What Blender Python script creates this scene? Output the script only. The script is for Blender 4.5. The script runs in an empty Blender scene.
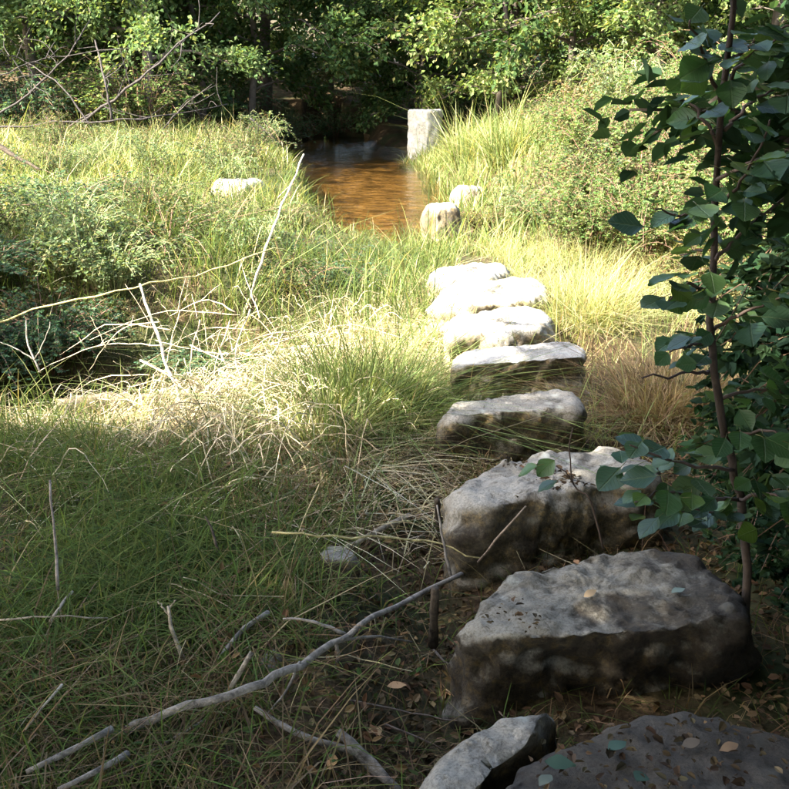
import bpy, math, random
import numpy as np
from mathutils import Vector

SC = bpy.context.scene
COL = SC.collection
R = math.radians

# ------------------------------------------------------------------ camera
CAM_Z, PITCH, FOV, PX = 1.8, R(18.8), R(45.0), 789.0
FPX = PX / 2 / math.tan(FOV / 2)
cam_d = bpy.data.cameras.new("camera")
cam = bpy.data.objects.new("camera", cam_d)
COL.objects.link(cam)
cam.location = (0, 0, CAM_Z)
cam.rotation_euler = (math.pi / 2 - PITCH, 0, 0)
cam_d.sensor_width = 36
cam_d.lens = 18 / math.tan(FOV / 2)
cam_d.clip_start = 0.05
cam_d.clip_end = 500
SC.camera = cam

# ------------------------------------------------------------------ light
SUN_EL = R(41)
_h = Vector((-0.90, -0.43)).normalized()
SUN = Vector((_h.x * math.cos(SUN_EL), _h.y * math.cos(SUN_EL), math.sin(SUN_EL)))
world = bpy.data.worlds.new("World")
SC.world = world
world.use_nodes = True
wn = world.node_tree.nodes
sky = wn.new("ShaderNodeTexSky")
sky.sky_type = 'NISHITA'
sky.sun_disc = False
sky.dust_density = 3.0
sky.ozone_density = 0.7
sky.sun_elevation = SUN_EL
sky.sun_rotation = math.atan2(SUN.x, SUN.y)
wn["Background"].inputs[1].default_value = 0.15
world.node_tree.links.new(sky.outputs[0], wn["Background"].inputs[0])
sl = bpy.data.lights.new("sun", 'SUN')
sl.energy = 5.0
sl.angle = R(0.5)
sl.color = (1.0, 0.93, 0.80)
so = bpy.data.objects.new("sun", sl)
COL.objects.link(so)
so.rotation_euler = SUN.to_track_quat('Z', 'Y').to_euler()
so.location = (-10, -5, 15)
SC.view_settings.view_transform = 'Standard'
SC.view_settings.look = 'None'
SC.view_settings.exposure = 3.1
SC.view_settings.gamma = 1.0
SC.render.engine = 'CYCLES'
SC.cycles.max_bounces = 5
SC.cycles.diffuse_bounces = 3
SC.cycles.glossy_bounces = 2
SC.cycles.transmission_bounces = 3
SC.cycles.transparent_max_bounces = 4

rng = np.random.default_rng(7)
random.seed(7)


# ------------------------------------------------------------------ helpers: positions
def ray(u, v):
    x = (u - PX / 2) / FPX
    y = (PX / 2 - v) / FPX
    return np.array([x, math.cos(PITCH) + y * math.sin(PITCH), -math.sin(PITCH) + y * math.cos(PITCH)])


def gp(u, v, z=0.0):
    """point on the level z seen at photo pixel u, v"""
    d = ray(u, v)
    t = (z - CAM_Z) / d[2]
    return np.array([d[0] * t, d[1] * t, z])


def dp(u, v, Y):
    """point at distance Y seen at photo pixel u, v"""
    d = ray(u, v)
    t = Y / d[1]
    return np.array([d[0] * t, Y, CAM_Z + d[2] * t])


# ------------------------------------------------------------------ helpers: noise
def _hash(i, j, k):
    n = (i * 374761393 + j * 668265263 + k * 1274126177) & 0xFFFFFFFF
    n = ((n ^ (n >> 13)) * 1274126177) & 0xFFFFFFFF
    n = n ^ (n >> 16)
    return (n & 0xFFFF) / 65535.0


def vnoise(p):
    p = np.asarray(p, float)
    f = np.floor(p).astype(np.int64)
    t = p - f
    t = t * t * (3 - 2 * t)
    out = 0
    for a in (0, 1):
        for b in (0, 1):
            for c in (0, 1):
                w = (t[:, 0] if a else 1 - t[:, 0]) * (t[:, 1] if b else 1 - t[:, 1]) * (t[:, 2] if c else 1 - t[:, 2])
                out = out + w * _hash(f[:, 0] + a, f[:, 1] + b, f[:, 2] + c)
    return out * 2 - 1


def fbm(p, octv=4, gain=0.5):
    p = np.asarray(p, float)
    s, a, q = 0, 1.0, p.copy()
    for o in range(octv):
        s = s + a * vnoise(q + 17.3 * o)
        q = q * 2.03
        a *= gain
    return s


def fbm2(x, y, sc, octv=3, seed=0):
    return fbm(np.stack([x * sc, y * sc, np.full_like(x, seed + 0.5)], 1), octv)


def sm(a, b, x):
    t = np.clip((x - a) / (b - a), 0, 1)
    return t * t * (3 - 2 * t)


# ------------------------------------------------------------------ terrain
def pool_c(y):
    return np.interp(y, [9, 12, 16, 20, 24, 34], [0.1, -0.12, -0.3, -0.75, -1.5, -2.6])


def pool_w(y):
    return np.interp(y, [10.2, 11.2, 12.5, 16, 20, 24, 29, 31], [0.0, 0.5, 0.85, 1.15, 1.4, 1.6, 1.3, 0.0])


def H(x, y):
    x = np.asarray(x, float)
    y = np.asarray(y, float)
    shp = x.shape
    x = x.ravel()
    y = y.ravel()
    z = 0.05 * fbm2(x, y, 0.6, 3, 3) + 0.02 * fbm2(x, y, 3.1, 2, 5)
    z = z + 0.13 * (1 - sm(-0.25, 0.25, x)) * (1 - sm(3.8, 4.6, y))
    z = z - 0.07 * np.exp(-((x - 0.05) / 0.28) ** 2) * (1 - sm(3.0, 3.8, y))
    z = z - 0.60 * np.exp(-(((x + 2.3) / 1.5) ** 2 + ((y - 5.9) / 0.75) ** 2) ** 1.5)
    z = z + 0.30 * (1 - sm(-1.6, -0.3, x)) * sm(6.4, 7.6, y)
    z = z + 0.10 * (1 - sm(-2.5, -1, x)) * sm(11, 18, y)
    z = z + 0.55 * sm(1.2, 3.4, x) * sm(5.5, 10, y)
    z = z + 0.40 * sm(0.9, 2.2, x) * sm(11, 15, y)
    z = z + 0.35 * sm(1.15, 2.2, x) * (1 - sm(4.2, 5.5, y))
    z = z + 0.10 * np.clip(y - 25, 0, None) + 0.03 * np.clip(np.abs(x) - 6, 0, None)
    z = z + 0.06 * sm(.15, .4, x) * (1 - sm(3.9, 4.5, y))
    z = z + 0.13 * np.exp(-((x - .6) / .9) ** 2) * sm(5.0, 6.2, y) * (1 - sm(8.5, 9.8, y))
    pw = pool_w(y)
    d = np.abs(x - pool_c(y)) / np.maximum(pw, 1e-3)
    inside = (1 - sm(0.85, 1.25, d)) * (pw > 0.01)
    z = z * (1 - inside) + inside * (-0.24 + 0.03 * fbm2(x, y, 2.0, 2, 9))
    return z.reshape(shp)


def Hs(x, y):
    return float(H(np.array([x]), np.array([y]))[0])


# ------------------------------------------------------------------ helpers: meshes
def tag(o, label=None, cat=None, group=None, kind=None):
    if label:
        o["label"] = label
    if cat:
        o["category"] = cat
    if group:
        o["group"] = group
    if kind:
        o["kind"] = kind
    return o


def link(name, me, mat=None, parent=None):
    o = bpy.data.objects.new(name, me)
    COL.objects.link(o)
    if mat is not None and len(me.materials) == 0:
        me.materials.append(mat)
    if parent is not None:
        o.parent = parent
    return o


def empty(name, loc=(0, 0, 0), rz=0.0, sc=1.0):
    o = bpy.data.objects.new(name, None)
    COL.objects.link(o)
    o.empty_display_size = 0.1
    o.location = loc
    o.rotation_euler = (0, 0, rz)
    o.scale = (sc, sc, sc) if not hasattr(sc, '__len__') else sc
    return o


def copy_tree(o, parent=None):
    c = o.copy()
    COL.objects.link(c)
    c.parent = parent
    for ch in list(o.children):
        copy_tree(ch, c)
    return c


class MB:
    """collects numpy geometry with a colour per vertex"""

    def __init__(s):
        s.v, s.f3, s.f4, s.c, s.n = [], [], [], [], 0

    def add(s, V, tris=None, quads=None, col=(0.5, 0.5, 0.5)):
        V = np.asarray(V, float).reshape(-1, 3)
        if tris is not None and len(tris):
            s.f3.append(np.asarray(tris, np.int64).reshape(-1, 3) + s.n)
        if quads is not None and len(quads):
            s.f4.append(np.asarray(quads, np.int64).reshape(-1, 4) + s.n)
        c = np.asarray(col, float)
        if c.ndim == 1:
            c = np.tile(c, (len(V), 1))
        s.v.append(V)
        s.c.append(c)
        s.n += len(V)

    def mesh(s, name, smooth=False):
        me = bpy.data.meshes.new(name)
        V = np.concatenate(s.v)
        C = np.concatenate(s.c)
        f3 = np.concatenate(s.f3) if s.f3 else np.zeros((0, 3), np.int64)
        f4 = np.concatenate(s.f4) if s.f4 else np.zeros((0, 4), np.int64)
        me.vertices.add(len(V))
        me.vertices.foreach_set("co", V.astype(np.float32).ravel())
        nl = f3.size + f4.size
        me.loops.add(nl)
        me.loops.foreach_set("vertex_index", np.concatenate([f3.ravel(), f4.ravel()]).astype(np.int32))
        npoly = len(f3) + len(f4)
        me.polygons.add(npoly)
        st = np.concatenate([np.arange(len(f3)) * 3, f3.size + np.arange(len(f4)) * 4]).astype(np.int32)
        me.polygons.foreach_set("loop_start", st)
        me.polygons.foreach_set("use_smooth", np.full(npoly, smooth))
        a = me.attributes.new("col", 'FLOAT_COLOR', 'POINT')
        C4 = np.concatenate([np.clip(C, 0, 1), np.ones((len(C), 1))], 1)
        a.data.foreach_set("color", C4.astype(np.float32).ravel())
        me.update(calc_edges=True)
        me.validate()
        return me

    def build(s, name, mat, parent=None, smooth=False):
        return link(name, s.mesh(name, smooth), mat, parent)


def jit(base, n, v=0.25, hue=0.10, r=None):
    r = r or rng
    base = np.asarray(base, float)
    if base.ndim == 1:
        base = np.tile(base, (n, 1))
    k = 1 + v * r.uniform(-1, 1, (n, 1))
    h = 1 + hue * r.uniform(-1, 1, (n, 3))
    return np.clip(base * k * h, 0.004, 0.95)


def pick(pal, w, n, r=None):
    r = r or rng
    w = np.array(w, float)
    return np.asarray(pal, float)[r.choice(len(pal), n, p=w / w.sum())]


def unit(a):
    return a / np.maximum(np.linalg.norm(a, axis=-1, keepdims=True), 1e-9)


def blades(mb, P, h, w, lean, col, droop=0.25, ang=None, r=None):
    """grass blades: two quads and a tip each"""
    r = r or rng
    n = len(P)
    h = np.broadcast_to(h, n).astype(float)
    w = np.broadcast_to(w, n).astype(float)
    lean = np.broadcast_to(lean, n).astype(float)
    ang = r.uniform(0, 2 * np.pi, n) if ang is None else ang
    d = np.stack([np.cos(ang), np.sin(ang), np.zeros(n)], 1)
    fa = ang + np.pi / 2 + r.normal(0, 0.5, n)
    sd = np.stack([np.cos(fa), np.sin(fa), np.zeros(n)], 1)
    V = np.zeros((n, 7, 3))
    for i, t in enumerate((0.0, 0.4, 0.75)):
        c = P + d * (lean * h * t ** 1.6)[:, None]
        c[:, 2] += h * (t - droop * np.minimum(lean, 1.5) * t * t)
        ww = (w * (1 - 0.75 * t ** 1.5) / 2)[:, None]
        V[:, 2 * i] = c - sd * ww
        V[:, 2 * i + 1] = c + sd * ww
    c = P + d * (lean * h)[:, None]
    c[:, 2] += h * (1 - droop * np.minimum(lean, 1.5))
    V[:, 6] = c
    b = (np.arange(n) * 7)[:, None]
    q = np.concatenate([b + np.array([0, 1, 3, 2]), b + np.array([2, 3, 5, 4])])
    t = b + np.array([4, 5, 6])
    mb.add(V, t, q, np.repeat(col, 7, 0))


def leaves(mb, C, D, L, W, col, fold=0.18, r=None, six=False):
    """folded diamond leaves: base C, direction D"""
    r = r or rng
    n = len(C)
    L = np.broadcast_to(L, n).astype(float)[:, None]
    W = np.broadcast_to(W, n).astype(float)[:, None]
    D = unit(D)
    up = unit(np.stack([r.normal(0, .6, n), r.normal(0, .6, n), np.ones(n)], 1))
    S = unit(np.cross(D, up))
    N = np.cross(S, D)
    if six:
        cu = r.uniform(-.1, .3, (n, 1))
        a = r.uniform(.24, .36, (n, 1))
        V = np.zeros((n, 6, 3))
        V[:, 0] = C
        V[:, 1] = C + D * L * a + S * W * .46 + N * W * fold
        V[:, 2] = C + D * L * .72 + S * W * .36 + N * (W * fold - L * cu * .4)
        V[:, 3] = C + D * L - N * L * cu
        V[:, 4] = C + D * L * .72 - S * W * .36 + N * (W * fold - L * cu * .4)
        V[:, 5] = C + D * L * a - S * W * .46 + N * W * fold
        b = (np.arange(n) * 6)[:, None]
        mb.add(V, None, np.concatenate([b + np.array([0, 1, 2, 3]), b + np.array([0, 3, 4, 5])]), np.repeat(col, 6, 0))
        return
    V = np.zeros((n, 4, 3))
    V[:, 0] = C
    V[:, 1] = C + D * L * .48 + S * W * .5 + N * W * fold
    V[:, 2] = C + D * L - N * L * 0.12
    V[:, 3] = C + D * L * .48 - S * W * .5 + N * W * fold
    q = (np.arange(n) * 4)[:, None] + np.array([0, 1, 2, 3])
    mb.add(V, None, q, np.repeat(col, 4, 0))


def tube(mb, pts, rad, sides=6, col=(.3, .25, .2), rough=0.0, cap=True):
    pts = np.asarray(pts, float)
    n = len(pts)
    rad = np.broadcast_to(rad, n).astype(float)
    T = unit(np.gradient(pts, axis=0))
    ref = np.array([0.0, 0, 1.0])
    if abs(T[:, 2]).mean() > 0.8:
        ref = np.array([1.0, 0, 0])
    A = unit(np.cross(T, ref))
    B = np.cross(T, A)
    an = np.arange(sides) * 2 * np.pi / sides
    rr = rad[:, None] * (1 + rough * rng.uniform(-1, 1, (n, sides)))
    V = pts[:, None] + A[:, None] * (np.cos(an) * rr)[..., None] + B[:, None] * (np.sin(an) * rr)[..., None]
    V = V.reshape(-1, 3)
    i = np.arange(n - 1)[:, None] * sides
    j = np.arange(sides)[None]
    k = (j + 1) % sides
    q = np.stack([i + j, i + k, i + sides + k, i + sides + j], -1).reshape(-1, 4)
    tr = []
    if cap:
        V = np.concatenate([V, pts[:1], pts[-1:]])
        c0, c1 = n * sides, n * sides + 1
        for a in range(sides):
            b = (a + 1) % sides
            tr.append((c0, b, a))
            tr.append((c1, (n - 1) * sides + a, (n - 1) * sides + b))
    c = np.asarray(col, float)
    mb.add(V, np.array(tr) if tr else None, q, c)


def curve(pts, n=12, wob=0.0, r=None):
    """Catmull-Rom through pts with a little wobble"""
    r = r or rng
    p = np.asarray(pts, float)
    q = np.concatenate([[2 * p[0] - p[1]], p, [2 * p[-1] - p[-2]]])
    out = []
    m = len(p) - 1
    for s in np.linspace(0, m, n):
        i = min(int(s), m - 1)
        t = s - i
        a, b, c, d = q[i:i + 4]
        out.append(.5 * ((2 * b) + (-a + c) * t + (2 * a - 5 * b + 4 * c - d) * t * t + (-a + 3 * b - 3 * c + d) * t ** 3))
    out = np.array(out)
    if wob:
        out[1:-1] += r.normal(0, wob, (n - 2, 3))
    return out


# ------------------------------------------------------------------ materials
def nt(name):
    m = bpy.data.materials.new(name)
    m.use_nodes = True
    t = m.node_tree
    t.nodes.clear()
    out = t.nodes.new("ShaderNodeOutputMaterial")
    return m, t, out


def N(t, typ, **kw):
    n = t.nodes.new(typ)
    for k, v in kw.items():
        if k.startswith("i_"):
            n.inputs[k[2:].replace("_", " ")].default_value = v
        else:
            setattr(n, k, v)
    return n


def ramp(t, src, stops):
    r = t.nodes.new("ShaderNodeValToRGB")
    e = r.color_ramp.elements
    while len(e) < len(stops):
        e.new(0.5)
    for i, (p, c) in enumerate(stops):
        e[i].position = p
        e[i].color = (*c, 1) if len(c) == 3 else c
    t.links.new(src, r.inputs[0])
    return r.outputs[0]


def noise(t, scale, detail=4, rough=0.55, coord=None, dist=0.0):
    n = N(t, "ShaderNodeTexNoise")
    n.inputs["Scale"].default_value = scale
    n.inputs["Detail"].default_value = detail
    n.inputs["Roughness"].default_value = rough
    n.inputs["Distortion"].default_value = dist
    if coord is not None:
        t.links.new(coord, n.inputs["Vector"])
    return n.outputs["Fac"]


def mixc(t, fac, a, b, blend='MIX'):
    m = t.nodes.new("ShaderNodeMix")
    m.data_type = 'RGBA'
    m.blend_type = blend
    for s, v in ((0, fac), (6, a), (7, b)):
        if hasattr(v, 'is_linked') or hasattr(v, 'links'):
            t.links.new(v, m.inputs[s])
        else:
            m.inputs[s].default_value = v if s == 0 else ((*v, 1) if len(v) == 3 else v)
    return m.outputs[2]


def leaf_mat(name, transl=0.45):
    m, t, out = nt(name)
    at = N(t, "ShaderNodeAttribute", attribute_name="col")
    p = N(t, "ShaderNodeBsdfDiffuse")
    t.links.new(at.outputs["Color"], p.inputs["Color"])
    tr = N(t, "ShaderNodeBsdfTranslucent")
    t.links.new(mixc(t, 1.0, at.outputs["Color"], (1.35, 1.25, 0.6), 'MULTIPLY'), tr.inputs["Color"])
    mx = N(t, "ShaderNodeMixShader")
    mx.inputs[0].default_value = transl
    t.links.new(p.outputs[0], mx.inputs[1])
    t.links.new(tr.outputs[0], mx.inputs[2])
    t.links.new(mx.outputs[0], out.inputs[0])
    return m


def math_n(t, op, a, b=None):
    n = N(t, "ShaderNodeMath", operation=op)
    for k, v in enumerate((a, b)):
        if v is None:
            continue
        if hasattr(v, 'links'):
            t.links.new(v, n.inputs[k])
        else:
            n.inputs[k].default_value = v
    return n.outputs[0]


def alder_mat():
    m, t, out = nt("alder_leaf")
    at = N(t, "ShaderNodeAttribute", attribute_name="col")
    oi = N(t, "ShaderNodeObjectInfo")
    tc = N(t, "ShaderNodeTexCoord")
    sx = N(t, "ShaderNodeSeparateXYZ")
    t.links.new(tc.outputs["Object"], sx.inputs[0])
    ax = math_n(t, 'ABSOLUTE', sx.outputs[0])
    w = math_n(t, 'SUBTRACT', sx.outputs[1], math_n(t, 'MULTIPLY', ax, 0.75))
    v = math_n(t, 'ABSOLUTE', math_n(t, 'SINE', math_n(t, 'MULTIPLY', w, 24.0)))
    vein = ramp(t, v, [(0.0, (1, 1, 1)), (0.22, (0, 0, 0))])
    rib = ramp(t, ax, [(0.012, (1, 1, 1)), (0.03, (0, 0, 0))])
    ridge = math_n(t, 'MAXIMUM', vein, rib)
    tint = ramp(t, oi.outputs["Random"], [(0.0, (.65, .75, .85)), (0.4, (1, 1, 1)), (0.8, (1.25, 1.2, .9)), (1.0, (2.0, 1.5, .7))])
    c = mixc(t, 1.0, at.outputs["Color"], tint, 'MULTIPLY')
    c = mixc(t, math_n(t, 'MULTIPLY', ridge, 0.35), c, (.11, .16, .07))
    nz = noise(t, 7, 4, 0.7, tc.outputs["Object"])
    c = mixc(t, ramp(t, nz, [(0.66, (0, 0, 0)), (0.72, (.8, .8, .8))]), c, (.10, .065, .03))
    p = N(t, "ShaderNodeBsdfPrincipled")
    p.inputs["Roughness"].default_value = 0.42
    p.inputs["Specular IOR Level"].default_value = 0.45
    t.links.new(c, p.inputs["Base Color"])
    b = N(t, "ShaderNodeBump")
    b.inputs["Strength"].default_value = 0.6
    b.inputs["Distance"].default_value = 0.02
    t.links.new(math_n(t, 'SUBTRACT', 1.0, ridge), b.inputs["Height"])
    t.links.new(b.outputs[0], p.inputs["Normal"])
    tr = N(t, "ShaderNodeBsdfTranslucent")
    t.links.new(mixc(t, 1.0, c, (1.4, 1.3, .6), 'MULTIPLY'), tr.inputs["Color"])
    mx = N(t, "ShaderNodeMixShader")
    mx.inputs[0].default_value = 0.32
    t.links.new(p.outputs[0], mx.inputs[1])
    t.links.new(tr.outputs[0], mx.inputs[2])
    t.links.new(mx.outputs[0], out.inputs[0])
    return m


def bark_mat(name, spread=0.45, sc=14.0, bump=0.4):
    m, t, out = nt(name)
    at = N(t, "ShaderNodeAttribute", attribute_name="col")
    geo = N(t, "ShaderNodeNewGeometry")
    nz = noise(t, sc, 6, 0.65, geo.outputs["Position"], 0.6)
    n2 = noise(t, sc * 6, 3, 0.6, geo.outputs["Position"])
    f = ramp(t, nz, [(0.3, (1 - spread,) * 3), (0.7, (1 + spread * .6, 1 + spread * .55, 1 + spread * .45))])
    c = mixc(t, 1.0, at.outputs["Color"], f, 'MULTIPLY')
    p = N(t, "ShaderNodeBsdfPrincipled")
    p.inputs["Roughness"].default_value = 0.85
    p.inputs["Specular IOR Level"].default_value = 0.2
    t.links.new(c, p.inputs["Base Color"])
    b = N(t, "ShaderNodeBump")
    b.inputs["Strength"].default_value = bump
    b.inputs["Distance"].default_value = 0.01
    t.links.new(n2, b.inputs["Height"])
    t.links.new(b.outputs[0], p.inputs["Normal"])
    t.links.new(p.outputs[0], out.inputs[0])
    return m


def soil_mat():
    m, t, out = nt("soil")
    geo = N(t, "ShaderNodeNewGeometry")
    pos = geo.outputs["Position"]
    c1 = ramp(t, noise(t, 3.0, 6, 0.65, pos), [(0.3, (.030, .021, .012)), (0.52, (.065, .046, .026)), (0.75, (.13, .096, .055))])
    c2 = ramp(t, noise(t, 45.0, 5, 0.7, pos), [(0.35, (.45, .42, .40)), (0.65, (1.5, 1.4, 1.25))])
    c = mixc(t, 1.0, c1, c2, 'MULTIPLY')
    g = ramp(t, noise(t, 1.3, 4, 0.6, pos), [(0.45, (0, 0, 0)), (0.62, (1, 1, 1))])
    c = mixc(t, g, c, (.035, .045, .016))
    p = N(t, "ShaderNodeBsdfPrincipled")
    p.inputs["Roughness"].default_value = 0.95
    p.inputs["Specular IOR Level"].default_value = 0.15
    t.links.new(c, p.inputs["Base Color"])
    b = N(t, "ShaderNodeBump")
    b.inputs["Strength"].default_value = 0.8
    b.inputs["Distance"].default_value = 0.02
    t.links.new(noise(t, 60, 6, 0.7, pos), b.inputs["Height"])
    t.links.new(b.outputs[0], p.inputs["Normal"])
    t.links.new(p.outputs[0], out.inputs[0])
    return m


def stone_mat(name, base=(.42, .42, .40), stain=(.10, .075, .04), moss_side=0.75, top_dirt_shade=0.25, seed=0.0, shade_drift=0.0):
    m, t, out = nt(name)
    tc = N(t, "ShaderNodeTexCoord")
    mp = N(t, "ShaderNodeMapping")
    mp.inputs["Location"].default_value = (seed, seed * .7, seed * .3)
    t.links.new(tc.outputs["Object"], mp.inputs["Vector"])
    pos = mp.outputs[0]
    geo = N(t, "ShaderNodeNewGeometry")
    sx = N(t, "ShaderNodeSeparateXYZ")
    t.links.new(geo.outputs["Normal"], sx.inputs[0])
    b0 = np.array(base)
    c = ramp(t, noise(t, 5.0, 6, 0.65, pos), [(0.28, tuple(b0 * .55)), (0.5, tuple(b0)), (0.72, tuple(np.minimum(b0 * 1.3, .8)))])
    sp = ramp(t, noise(t, 130, 3, 0.7, pos), [(0.36, (.68, .67, .65)), (0.5, (1, 1, 1)), (0.66, (1.12, 1.12, 1.12))])
    c = mixc(t, 1.0, c, sp, 'MULTIPLY')
    pit = ramp(t, noise(t, 22, 6, 0.75, pos, 0.8), [(0.33, (.42, .38, .32)), (0.46, (1, 1, 1))])
    c = mixc(t, 1.0, c, pit, 'MULTIPLY')
    # lichen spots
    vo = N(t, "ShaderNodeTexVoronoi")
    vo.inputs["Scale"].default_value = 9
    t.links.new(pos, vo.inputs["Vector"])
    li = N(t, "ShaderNodeMath", operation='MULTIPLY')
    la = ramp(t, vo.outputs["Distance"], [(0.16, (1, 1, 1)), (0.30, (0, 0, 0))])
    lb = ramp(t, noise(t, 4, 3, 0.6, pos), [(0.5, (0, 0, 0)), (0.6, (1, 1, 1))])
    t.links.new(la, li.inputs[0])
    t.links.new(lb, li.inputs[1])
    c = mixc(t, li.outputs[0], c, (.50, .50, .42))
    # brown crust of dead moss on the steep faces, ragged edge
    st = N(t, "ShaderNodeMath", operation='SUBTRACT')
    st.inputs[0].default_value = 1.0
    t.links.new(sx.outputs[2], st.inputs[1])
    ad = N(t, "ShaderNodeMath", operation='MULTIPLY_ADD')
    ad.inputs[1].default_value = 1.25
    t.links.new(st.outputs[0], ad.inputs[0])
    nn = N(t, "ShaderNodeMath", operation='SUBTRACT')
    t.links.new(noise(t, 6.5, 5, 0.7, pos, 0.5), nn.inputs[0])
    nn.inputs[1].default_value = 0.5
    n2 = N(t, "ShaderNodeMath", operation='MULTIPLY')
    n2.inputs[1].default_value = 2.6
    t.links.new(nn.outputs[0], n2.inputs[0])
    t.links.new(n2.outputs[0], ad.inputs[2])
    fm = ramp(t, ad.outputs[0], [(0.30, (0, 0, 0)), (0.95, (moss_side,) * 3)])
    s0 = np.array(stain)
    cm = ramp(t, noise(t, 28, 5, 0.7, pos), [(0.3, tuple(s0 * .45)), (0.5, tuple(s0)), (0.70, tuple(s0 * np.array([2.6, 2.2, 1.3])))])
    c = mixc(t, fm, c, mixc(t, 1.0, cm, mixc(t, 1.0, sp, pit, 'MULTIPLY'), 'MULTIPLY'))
    # dirt and old litter on top, plus painted shade deepening to the right
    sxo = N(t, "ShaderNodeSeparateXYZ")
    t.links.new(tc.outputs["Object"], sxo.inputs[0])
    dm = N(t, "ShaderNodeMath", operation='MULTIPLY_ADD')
    dm.inputs[1].default_value = shade_drift
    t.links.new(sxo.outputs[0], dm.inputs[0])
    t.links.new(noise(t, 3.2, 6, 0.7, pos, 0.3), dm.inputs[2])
    fd = ramp(t, dm.outputs[0], [(0.62 - top_dirt_shade * .4, (0, 0, 0)), (0.74 - top_dirt_shade * .4, (.85, .85, .85))])
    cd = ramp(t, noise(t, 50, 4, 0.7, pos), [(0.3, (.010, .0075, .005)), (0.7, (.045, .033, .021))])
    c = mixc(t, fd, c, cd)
    p = N(t, "ShaderNodeBsdfPrincipled")
    p.inputs["Roughness"].default_value = 0.88
    p.inputs["Specular IOR Level"].default_value = 0.25
    t.links.new(c, p.inputs["Base Color"])
    b = N(t, "ShaderNodeBump")
    b.inputs["Strength"].default_value = 0.9
    b.inputs["Distance"].default_value = 0.02
    t.links.new(noise(t, 42, 8, 0.75, pos), b.inputs["Height"])
    t.links.new(b.outputs[0], p.inputs["Normal"])
    t.links.new(p.outputs[0], out.inputs[0])
    return m


def water_mat():
    m, t, out = nt("water")
    geo = N(t, "ShaderNodeNewGeometry")
    tr = N(t, "ShaderNodeBsdfTransparent")
    tr.inputs[0].default_value = (.88, .74, .48, 1)
    gl = N(t, "ShaderNodeBsdfGlossy")
    gl.inputs["Roughness"].default_value = 0.04
    fr = N(t, "ShaderNodeFresnel")
    fr.inputs["IOR"].default_value = 1.33
    b = N(t, "ShaderNodeBump")
    b.inputs["Strength"].default_value = 0.5
    b.inputs["Distance"].default_value = 0.05
    mp = N(t, "ShaderNodeMapping")
    mp.inputs["Scale"].default_value = (1.0, 2.2, 1.0)
    t.links.new(geo.outputs["Position"], mp.inputs[0])
    t.links.new(noise(t, 2.2, 5, 0.6, mp.outputs[0], 0.8), b.inputs["Height"])
    t.links.new(b.outputs[0], gl.inputs["Normal"])
    t.links.new(b.outputs[0], fr.inputs["Normal"])
    mx = N(t, "ShaderNodeMixShader")
    t.links.new(fr.outputs[0], mx.inputs[0])
    t.links.new(tr.outputs[0], mx.inputs[1])
    t.links.new(gl.outputs[0], mx.inputs[2])
    t.links.new(mx.outputs[0], out.inputs[0])
    return m


def bed_mat():
    m, t, out = nt("stream_bed")
    geo = N(t, "ShaderNodeNewGeometry")
    c = ramp(t, noise(t, 2.5, 6, 0.65, geo.outputs["Position"]), [(0.3, (.07, .046, .02)), (0.5, (.17, .115, .05)), (0.68, (.28, .20, .10))])
    p = N(t, "ShaderNodeBsdfPrincipled")
    p.inputs["Roughness"].default_value = 0.9
    t.links.new(c, p.inputs["Base Color"])
    t.links.new(p.outputs[0], out.inputs[0])
    return m


M_SOIL = soil_mat()
M_GRASS = leaf_mat("grass", 0.38)
M_STRAW = leaf_mat("dead_straw", 0.2)
M_LEAF = leaf_mat("foliage", 0.42)
M_ALDER = alder_mat()
M_LITTER = leaf_mat("leaf_litter", 0.1)
M_BARK = bark_mat("bark")
M_DEAD = bark_mat("dead_wood", 0.75, 30, 0.6)
M_WATER = water_mat()
M_BED = bed_mat()

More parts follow.
